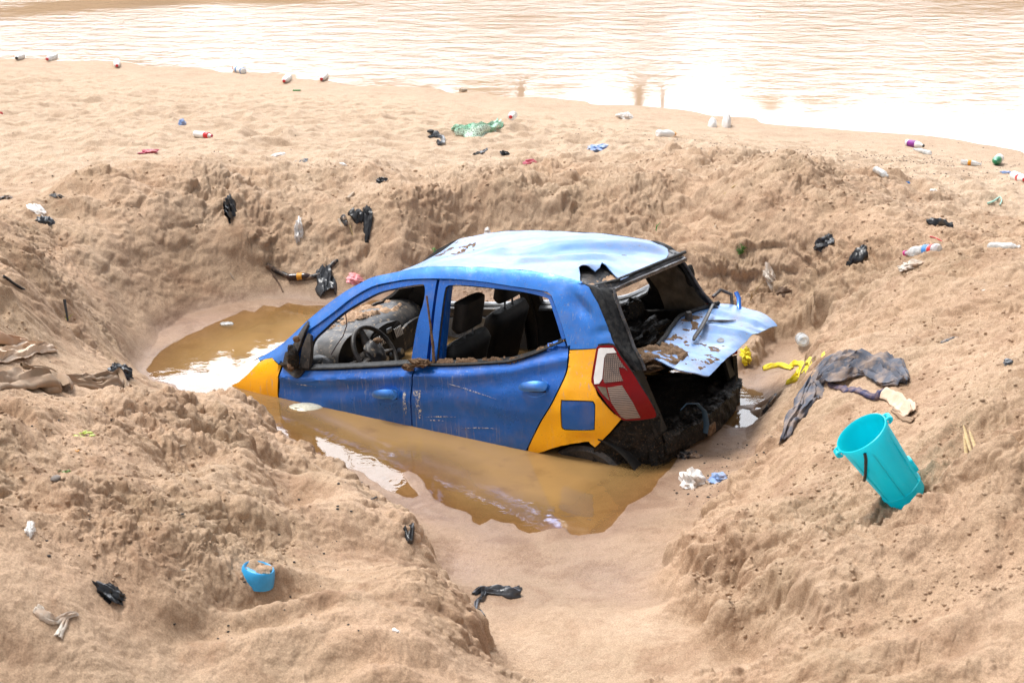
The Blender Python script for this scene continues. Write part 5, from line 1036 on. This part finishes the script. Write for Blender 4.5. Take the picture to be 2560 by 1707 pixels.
# ---- hose and cloth at the back of the pond
stick('rubber_hose', [(612,612),(640,632),(675,642),(712,642),(745,628),(768,606),(782,592),(796,578)], 6.5, 'bent black rubber hose lying along the far edge of the pond', 'hose', 'hose', taper=.8, n=10)
bottle(722, 636, 662, 640, 'dark brown bottle with an orange label lying against the black hose', 'brownglass', 'blackcap', (.42, .62, 'orange'), .26, .2, None, 0)
drape('rag', [(745,628),(745,645),(748,662),(752,682)], [34,38,40,34], 'black cloth rag hanging from the hose to the pond edge', 'rag', 'greybag', 31, folds=4, lift=.05, amp=.03, k=20)
scrap('plastic_bag', 815, 645, 42, 20, 'pink plastic bag behind the car roof at the pond edge', 'bag', 'pinkbag', 32, fold=.4, tall=.5)
drape('rag', [(842,488),(846,505),(845,530),(843,568)], [22,24,16,5], 'charred black rag hanging down the far bank, longest of the cluster', 'rag', 'blackbag', 33, folds=3, lift=.05, amp=.03)
drape('rag', [(815,495),(822,505),(826,522)], [30,26,10], 'short black rag just left of the long charred rag', 'rag', 'blackbag', 34, folds=3, lift=.04, amp=.03)
drape('rag', [(788,505),(793,515),(795,525)], [14,12,7], 'small black rag leftmost of the charred rags on the far bank', 'rag', 'blacksand', 35, folds=2, lift=.03, amp=.02)
stick('twig', [(800,500),(806,530),(814,550)], 2, 'thin pale twig hanging among the charred rags', 'twig', 'straw')
stick('driftwood', [(778,508),(786,528)], 4, 'pale chip of wood left of the charred rags', 'wood chip', 'bone')
stick('driftwood', [(798,462),(812,446)], 5, 'grey sliver of wood above the charred rags', 'wood chip', 'bone')
# ---- bags and scraps, from the photograph's far left round to the near right
BG = 'scraps of plastic bag and rag'
for a in [
 (533,482,20,44,'tall crumpled black bag on the slope left of the charred rags','blackbag',41,.0,.9),
 (12,455,34,14,'black rag at the left edge beside the white sheet','blacksand',42,.2,.5),
 (130,450,34,7,'flat black scrap on the sand above the left mound','blackbag',43,-.1,.4),
 (692,370,36,8,'flat dark scrap on the beach between two pale bottles','greybag',44,.1,.4),
 (876,416,32,14,'small black bag on the rim above the charred rags','blackbag',45,.5,.6),
 (1160,354,24,10,'small round black scrap right of the black winged scrap','blackbag',46,0,.6),
 (1216,376,34,10,'grey and red scrap on the beach rim behind the car','crimson',47,0,.5),
 (1897,560,54,30,'shiny black bag crumpled on the right hand far slope','blackbag',48,.1,.6),
 (2200,514,18,8,'small black scrap beside the winged black film at far right','blackbag',49,.3,.6),
 (2184,782,52,14,'half buried dark bag on the slope right of the pond','darkrag',50,.2,.4),
 (2315,832,22,16,'small dark scrap at the right edge level with the trousers','greybag',51,.2,.4),
 (1582,1048,56,22,'burnt tangle on the mud under the rear corner of the car','blacksand',52,.1,.6),
 (1768,930,60,14,'black sludge lump between the wet puddles and the right mound','blacksand',53,.2,.35),
 (252,1366,90,32,'black plastic bag half covered by sand on the near left mound','blackbag',54,.1,.55),
 (276,858,54,36,'shiny black bag on the end of the sandy brown cloth','blackbag',55,-.3,.6),
 (2280,692,20,8,'tiny black scrap on the far right slope','greybag',56,.2,.5),
 (1404,968,1,1,'',None,0,0,0)]:
    if a[5] is None: continue
    scrap('bag_scrap', a[0], a[1], a[2], a[3], a[4], 'bag', 'blacksand' if a[5] == 'darkrag' else a[5], a[6], a[7], BG, tall=a[8])
for a in [
 (688,537,20,38,'white knotted bag on the far slope above the hose','whitebag',61,0,.8),
 (1592,1112,56,46,'big round white bag on the wet sand right of the pond','whitebag',62,0,.75),
 (1650,1102,40,30,'sand smeared white and blue bag beside the big round white bag','bluebag',63,.3,.5),
 (68,1222,24,28,'small white bag on the near left mound','whitebag',64,.2,.5),
 (907,1450,24,18,'small pale bag on the near left mound close to the sandy valley','whitebag',65,.2,.5),
 (85,488,54,22,'white bag on the crest of the left mound','whitebag',66,-.4,.6),
 (100,508,40,24,'blue grey bag below the white bag on the left crest','greybag',67,-.6,.6),
 (1434,270,40,17,'white crumpled bag alone on the beach near the river','whitebag',68,-.1,.6),
 (1375,344,60,30,'pale blue bag with white bands on the beach behind the car','bluebag',69,.6,.45),
 (418,285,18,14,'small pale blue scrap on the left of the beach','bluebag',70,0,.7),
 (2092,612,60,22,'pale crumpled bag under the large clear bottle at right','dirtywhite',71,.1,.5),
 (1120,538,16,14,'white scrap on the slope just behind the roof','whitebag',72,0,.6),
 (1772,640,24,44,'dirty white rag hanging out of the far right bank','dirtywhite',73,.3,.6),
 (788,380,20,8,'tiny white scrap on the beach left of the small black bag','whitebag',74,0,.5),
 (2310,658,90,10,'flat white strip of cloth at the right edge','whitebag',75,.05,.4),
 (640,356,34,7,'flat white scrap left of the flat dark scrap','whitebag',76,0,.4),
 (2310,398,28,9,'blue and white scrap at the far right of the beach','bluebag',77,0,.5),
 (2145,438,20,8,'white scrap on the beach above the black winged film','whitebag',78,0,.5)]:
    scrap('bag_scrap', a[0], a[1], a[2], a[3], a[4], 'bag', a[5], a[6], a[7], BG, tall=a[8], fold=.3 if a[6] in (62, 63, 61) else .5)
drape('bag_scrap', [(985,318),(1002,313),(1018,322),(1016,332),(1004,330)], [5,9,11,12,5], 'hooked black plastic strip on the beach beside the green netting', 'bag', 'greybag', 81, BG, folds=2, lift=.03)
drape('bag_scrap', [(1088,356),(1104,354),(1118,344)], [4,10,4], 'black winged scrap on the beach below the green netting', 'bag', 'blackbag', 82, BG, folds=1, lift=.04)
drape('bag_scrap', [(2128,512),(2148,520),(2170,518),(2186,524)], [4,10,13,6], 'black winged film on the sand at far right', 'bag', 'blackbag', 83, BG, folds=2, lift=.03)
drape('bag_scrap', [(1990,582),(1972,592),(1955,602),(1946,618)], [8,16,12,7], 'curled black strip on the slope below the shiny black bag', 'bag', 'blackbag', 84, BG, folds=2, lift=.04)
fs_ = empty('plastic_film'); p, n_ = ground(1140, 1365); fs_.location = p; tag(fs_, 'twisted dark grey film lying on the smooth sand in front of the pond', 'plastic film')
drape('strand', [(1088,1366),(1102,1358),(1122,1362),(1150,1364),(1175,1362),(1194,1352)], [8,16,14,16,18,10], '', '', 'greybag', 85, parent=fs_, folds=2, lift=.03)
drape('strand', [(1150,1364),(1172,1370),(1196,1368)], [8,16,14], '', '', 'greybag', 86, parent=fs_, folds=2, lift=.03)
drape('strand', [(1112,1364),(1108,1380),(1092,1395),(1080,1410)], [12,12,9,5], '', '', 'greybag', 87, parent=fs_, folds=2, lift=.03)
drape('bag_scrap', [(1086,1412),(1098,1410),(1112,1417)], [5,9,6], 'small black scrap just below the twisted dark grey film', 'bag', 'blackbag', 88, BG, folds=1)
drape('bag_scrap', [(930,1214),(945,1220),(966,1218)], [6,9,6], 'dark strip at the foot of the near left mound', 'bag', 'blackbag', 89, BG, folds=1)
rb = empty('torn_ribbon'); p, n_ = ground(120, 1430); rb.location = p; tag(rb, 'pale torn ribbon of film in the near left corner', 'ribbon')
drape('strand', [(85,1405),(100,1418),(122,1430),(150,1422),(178,1412)], [14,18,12,12,6], '', '', 'dirtywhite', 90, parent=rb, folds=2)
drape('strand', [(152,1424),(144,1445),(132,1468)], [8,11,14], '', '', 'dirtywhite', 92, parent=rb, folds=2)
drape('netting', [(1042,308),(1070,304),(1105,300),(1144,294)], [10,28,36,30], 'pale green netting crumpled on the beach', 'netting', 'net', 91, folds=4, lift=.06, amp=.04, k=20)
stick('string', [(2268,470),(2282,466),(2296,455),(2300,466),(2296,474)], 2.2, 'mint green string loop on the sand at far right', 'string', 'mint', lift=3)
stick('string', [(2136,545),(2150,548),(2168,556),(2182,553)], 1.6, 'thin red string above the large clear bottle', 'string', 'red')
stick('string', [(674,210),(690,209)], 2.2, 'short green strip on the beach near the river', 'string', 'grass')
scrap('plastic_wrapper', 340, 350, 46, 9, 'crimson crushed wrapper on the left of the beach', 'wrapper', 'crimson', 93, .15, tall=.6)
scrap('plastic_wrapper', 500, 1566, 1, 1, '', 'x', 'red', 0) if False else None
scrap('plastic_wrapper', 2085, 421, 12, 5, 'tiny blue wrapper on the far right sand', 'wrapper', 'labelblue', 94, 0, tall=.8)
scrap('plastic_wrapper', 2, 262, 8, 6, 'tiny red scrap at the left edge of the beach', 'wrapper', 'red', 95, 0, tall=.8)
# ---- bottles
bottle(38,141,52,134,'small white bottle with a black cap, leftmost at the river edge','white','blackcap',None,.5,.2)
bottle(108,143,128,134,'cloudy bottle with a red cap, second from the left at the river edge','clear','red',None,.42,.2)
bottle(269,158,268,136,'white bottle pointing its red cap at the pond, third along the river edge','white','red',None,.34,.2)
bottle(536,164,560,170,'white bottle with blue bands and a red cap at the waterline','white','red',(.45,.55,'labelblue'),.46,.2,bands=((.9,.96,'labelblue'),))
bottle(652,194,668,180,'white bottle with a red cap, left of a matching pair near the river','white','red',None,.36,.2)
bottle(738,189,752,172,'white bottle with a red cap, right of a matching pair near the river','white','red',None,.36,.2)
bottle(1172,278,1190,264,'cloudy bottle with a red cap behind the green netting','clear','red',None,.42,.2)
bottle(488,319,446,314,'white bottle with a red band on the left of the beach','white','crimson',(.2,.42,'red'),.28,.2)
bottle(2122,343,2080,334,'bottle with a purple label and black cap near the river','white','blackcap',(.45,.85,'purple'),.34,.2)
bottle(2254,382,2206,376,'clear bottle with an orange band on the right of the beach','clear','clear',(.5,.66,'orange'),.26,.25)
bottle(2284,381,2302,366,'green and clear bottle at the far right of the beach','green','green',(.55,.95,'white'),.44,.2)
bottle(2354,423,2318,410,'white bottle with a red cap at the right edge','white','red',(.3,.45,'red'),.34,.2)
bottle(2080,592,2163,578,'large clear bottle with a magenta cap and blue band on the right slope','clear','magenta',(.60,.72,'labelblue'),.27,.25,bands=((.74,.84,'red'),))
bottle(2345,570,2270,566,'clear bottle half buried in sand at the right edge','clear','white',None,.28,.55)
bottle(1846,784,1884,818,'clear bottle standing out of the sand above the yellow cloth','clear','clear',None,.40,.2)
bottle(1550,316,1508,314,'white bottle with an orange cap on the beach behind the car','white','orange',None,.32,.3)
scrap('plastic_jug', 1636, 291, 20, 20, 'pale round plastic jug, left of two by the river', 'jug', 'white', 171, 0, fold=.1, amp=.12, tall=1.0)
scrap('plastic_jug', 1668, 289, 20, 28, 'white upright plastic jug, right of two by the river', 'jug', 'white', 172, 0, fold=.1, amp=.1, tall=1.1)
bottle(2040,410,2008,394,'clear crushed bottle behind the far right mound','clear','clear',None,.34,.3)
bottle(2098,346,2138,356,'flattened clear bottle just below the purple labelled one','clear','clear',None,.2,.3)
# ---- floating things
p = Vector(onz(702, 934)+(0,)); o = lump('drum_lid', (.115, .075, .03), None, [simple('cream plastic', (.62, .60, .48), .35)], 97, .12, 4, .1); o.location = p+Vector((0, 0, -.012)); tag(o, 'cream plastic container floating beside the front door of the car', 'container')
p = Vector(onz(521, 744)+(0,)); o = lump('plastic_cup', (.05, .03, .014), None, [N['clear']], 98, .2, 3, .1); o.location = p; tag(o, 'clear plastic lid floating at the far edge of the pond', 'lid')
def twig_on_water(u, v, du, label):
    p = Vector(onz(u, v)+(0.004,)); o = tube('twig', [(0, 0, 0), (du*.5, .01, .012), (du, .02, .002)], [.004, .003, .002], None, [N['wood']], 6); o.location = p; tag(o, label, 'twig')
twig_on_water(608, 876, .10, 'thin twig floating left of the orange front wing'); twig_on_water(562, 944, .06, 'short dark twig floating left of the car nose')
stick('river_shell', [(1058,212),(1072,210)], 6, 'pale clam shell at the river edge', 'shell', 'bone', taper=.5)
# ---- sticks, leaves, plants, stones
stick('stick', [(842,1150),(866,1138)], 3.2, 'short dark stick on the sand before the pond notch', 'stick', 'char', lift=4)
stick('stick', [(8,640),(50,664),(96,686)], 4, 'long charred stick lying on the left bank', 'stick', 'char')
stick('stick', [(150,712),(156,740)], 3.5, 'dark stick poking from the left bank', 'stick', 'char', lifts=[22,0])
stick('stick', [(528,628),(538,644)], 1.8, 'thin pale stick on the sand left of the hose', 'stick', 'bone')
stick('stick', [(2010,500),(2048,472)], 2.2, 'straight pale stick on the far right slope', 'stick', 'straw')
stick('stick', [(616,618),(640,652),(650,672)], 2.5, 'root hanging below the left end of the hose', 'root', 'wood')
stick('stick', [(1622,556),(1632,536),(1644,520)], 3.5, 'white knotted root on the slope behind the rear window', 'root', 'bone')
stick('reed_leaf', [(1664,448),(1682,432),(1706,418)], 3, 'long dry leaf on the rim right of the far peak slope', 'leaf', 'straw')
stick('driftwood', [(362,1020),(395,1016),(428,1020)], 3, 'pale crumbling driftwood on the near left mound', 'driftwood', 'bone')
stick('driftwood', [(366,1400),(392,1392),(420,1388)], 4, 'pale wood chip right of the half buried black bag', 'driftwood', 'bone') if False else stick('driftwood', [(392,1316),(416,1312),(440,1308)], 4, 'pale wood chip between the black bag and the blue pot', 'driftwood', 'bone')
stick('twig', [(1100,1000),(1100,1001)], 1, '', '', 'wood') if False else None
pf_ = empty('palm_frond'); p, n_ = ground(2250, 1050); pf_.location = p; tag(pf_, 'dry straw coloured palm leaf on the slope right of the bucket', 'palm leaf')
for q in ([(2212,985),(2240,1040),(2284,1128)],[(2225,995),(2258,1050),(2286,1125)],[(2214,1000),(2232,1060),(2276,1110)]):
    P = [ground(u, v)[0] for u, v in q]; tube('leaflet', cr([tuple(a-p+Vector((0, 0, .012))) for a in P], 5), [.002, .006, .008, .008, .007, .006, .006, .005, .004, .003, .002], pf_, [N['straw']], 6, squash=.3)
def blades(name, u, v, n, hpx, label, cat, ms, seed, spread=6, lean=.3):
    r = random.Random(seed); p, n_ = ground(u, v); s_ = px(p); root = empty(name); root.location = p; tag(root, label, cat)
    for i in range(n):
        a = r.uniform(0, 2*pi); l_ = hpx*s_*r.uniform(.6, 1.1); b = Vector((r.uniform(-1, 1)*spread*s_, r.uniform(-1, 1)*spread*s_, -.02)); d = Vector((cos(a)*lean, sin(a)*lean, 1))
        tube('blade', cr([b, b+d*l_*.5, b+d*l_*.85+Vector((cos(a), sin(a), 0))*l_*.2], 4), [.0045]*3+[.0035]*3+[.002]*3, root, [N[r.choice(ms)]], 5, squash=.4)
blades('reed_clump', 1724, 690, 5, 70, 'dry reeds standing by the far right foot of the bank', 'reeds', ['straw', 'straw', 'char'], 1)
blades('grass_blade', 1508, 530, 2, 34, 'green grass blades on the slope behind the roof', 'grass', ['grass'], 2, 2, .1)
blades('grass_blade', 1396, 540, 3, 20, 'pale grass blades poking up just behind the roof edge', 'grass', ['lime'], 3, 4, .8)
blades('seedling', 154, 736, 4, 26, 'yellow green sprout beside the dark stick on the left bank', 'sprout', ['lime', 'straw'], 4, 5, .5)
blades('grass_blade', 1498, 700, 2, 46, 'green grass blade seen through the rear window', 'grass', ['grass'], 14, 2, .3)
def leaves(name, u, v, n, spx, label, cat, ms, seed, up=8, size=6):
    r = random.Random(seed); p, n_ = ground(u, v); s_ = px(p); vs = []; fs = []
    for i in range(n):
        c = Vector((r.gauss(0, spx*.5)*s_, r.gauss(0, spx*.5)*s_, abs(r.gauss(0, up))*s_+.004)); M3 = Matrix.Rotation(r.uniform(0, 6.28), 3, 'Z') @ Matrix.Rotation(r.uniform(-.9, .9), 3, 'X') @ Matrix.Rotation(r.uniform(-.6, .6), 3, 'Y'); l_ = size*s_*r.uniform(.6, 1.2); k = len(vs)
        for q in ((-1, 0, 0), (-.3, .38, .08), (.4, .34, .1), (1, 0, -.05), (.4, -.34, .1), (-.3, -.38, .08)): vs.append(c+M3 @ (Vector(q)*l_))
        fs += [(k, k+1, k+5), (k+1, k+2, k+4, k+5), (k+2, k+3, k+4)]
    o = mesh_py(name, vs, fs, None, [N[ms]]); so = o.modifiers.new('t', 'SOLIDIFY'); so.thickness = .0015; o.location = p; return tag(o, label, cat)
leaves('seedling', 1703, 592, 90, 8, 'small green plant growing on the far right bank', 'plant', 'leaf', 5, 9, 4)
leaves('torn_leaf', 190, 1004, 10, 26, 'yellow green torn leaf on the near left mound', 'leaf', 'lime', 6, 2, 11)
leaves('torn_leaf', 150, 1088, 5, 20, 'thin green leaves beside the grey stone on the left mound', 'leaf', 'leaf', 7, 2, 9)
leaves('torn_leaf', 996, 578, 8, 8, 'small green leaf on the bank at the front corner of the roof', 'leaf', 'grass', 8, 3, 5)
leaves('dry_leaf', 2286, 1168, 8, 14, 'dry yellow leaf at the foot of the palm leaf', 'leaf', 'straw', 9, 3, 8)
leaves('torn_leaf', 178, 1036, 3, 6, 'tiny rusty leaf below the yellow green torn leaf', 'leaf', 'orange', 10, 1, 4)
scrap('stone', 128, 1103, 24, 14, 'smooth grey stone on the near left mound', 'stone', 'stone', 11, fold=0, amp=.12, tall=.5)
scrap('stone', 990, 304, 18, 9, 'round dark stone on the beach left of the netting', 'stone', 'char', 12, fold=0, amp=.12, tall=.6)
scrap('stone', 2318, 462, 14, 6, 'little grey stone right of the mint green string', 'stone', 'stone', 15, fold=0, amp=.12, tall=.6) if False else None
scrap('driftwood', 1970, 668, 30, 16, 'dark timber end poking from the bank above the reeds', 'timber', 'char', 13, fold=.2, tall=.6) if False else scrap('driftwood', 1800, 668, 34, 18, 'brown timber end poking from the bank beside the dirty white rag', 'timber', 'wood', 13, fold=.2, tall=.6)

# ---- uncountable crumbs of sand and specks of charcoal: one object each
def crumbs(name, regions, mat_, label, seed, smin, smax, hgt=.7, keep=None):
    r = np.random.RandomState(seed); bm = bmesh.new(); bmesh.ops.create_icosphere(bm, subdivisions=1, radius=1); B = np.array([v.co[:] for v in bm.verts]); F = np.array([[v.index for v in f.verts] for f in bm.faces]); bm.free()
    XY = []; SZ = []
    for (u0, v0, u1, v1, n, sc) in regions:
        uu = r.uniform(u0, u1, n); vv = r.uniform(v0, v1, n)
        for a, b in zip(uu, vv): XY.append(onz(a, b, .35 if v0 < 900 else .5))
        SZ += list((smin+(smax-smin)*r.power(.35, n)**2)*sc if False else (smin+(smax-smin)*r.rand(n)**4)*sc)
    XY = np.array(XY); SZ = np.array(SZ); h = height(XY[:, 0], XY[:, 1]); z = h[0]+h[5]; ok = (h[3] > .12) & (h[4] > .1) & ((h[1] > .55) if keep is None else keep(h, XY))
    XY, SZ, z = XY[ok], SZ[ok], z[ok]; n = len(XY); vs = np.empty((n, len(B), 3), np.float32); a = r.rand(n)*6.28; ca, sa = np.cos(a), np.sin(a)
    J = B[None]*(1+.35*(r.rand(n, len(B), 1)-.5))*SZ[:, None, None]*(1+.6*(r.rand(n, 1, 3)-.5)); J[..., 2] *= hgt
    vs[..., 0] = J[..., 0]*ca[:, None]-J[..., 1]*sa[:, None]+XY[:, 0, None]; vs[..., 1] = J[..., 0]*sa[:, None]+J[..., 1]*ca[:, None]+XY[:, 1, None]; vs[..., 2] = J[..., 2]+z[:, None]+SZ[:, None]*.25
    fs = (F[None]+(np.arange(n)*len(B))[:, None, None]).reshape(-1, 3)
    me = bpy.data.meshes.new(name); me.vertices.add(n*len(B)); me.vertices.foreach_set('co', vs.ravel()); me.loops.add(len(fs)*3); me.loops.foreach_set('vertex_index', fs.astype(np.int32).ravel()); me.polygons.add(len(fs)); me.polygons.foreach_set('loop_start', np.arange(0, len(fs)*3, 3, dtype=np.int32)); me.polygons.foreach_set('use_smooth', np.ones(len(fs), bool)); me.update(calc_edges=True); at_ = me.attributes.new('dry', 'FLOAT', 'POINT'); at_.data.foreach_set('value', np.full(n*len(B), .3, np.float32))
    o = add_obj(name, me, None, [mat_]); return tag(o, label, None, None, 'stuff')
crumbs('sand_crumbs', [(0,900,1000,1568,4000,.9), (1560,840,2352,1568,3500,.9), (0,420,900,880,3000,1), (900,400,2352,800,5000,1.1), (1500,1200,1750,1560,1500,1)], sand, 'loose crumbs of damp sand', 5, .003, .013)
crumbs('charcoal_specks', [(1780,310,2200,340,700,1), (1600,290,2352,420,900,1), (1450,250,2352,480,700,1), (0,300,2352,500,500,1), (1550,880,1800,1060,260,1), (100,950,900,1568,350,.9), (1250,250,1700,340,300,1)], N['char'], 'specks of charcoal and dark grit on the sand', 6, .0025, .009, .5, lambda h, XY: h[4] > .05)
# poles on the far bank (the photograph shows their reflections)
for i, (u, hh_, lb) in enumerate(((1195, 13.5, 'pole on the far bank, leftmost of three reflected in the river'), (1466, 14.0, 'pole on the far bank, middle of three reflected in the river'), (1520, 13.0, 'thin pole on the far bank, rightmost of three reflected in the river'))):
    d = pix_ray(u, 0); x = d[0]/d[1]*60*1.0; o = tube('utility_pole', [(0, 0, 0), (0, 0, hh_*.5), (.04, 0, hh_)], [.17, .14, .11] if i < 2 else [.10, .09, .07], None, [N['wood']], 10); o.location = (x, 58.6, 1.0); tag(o, lb, 'pole', 'poles on the far bank')
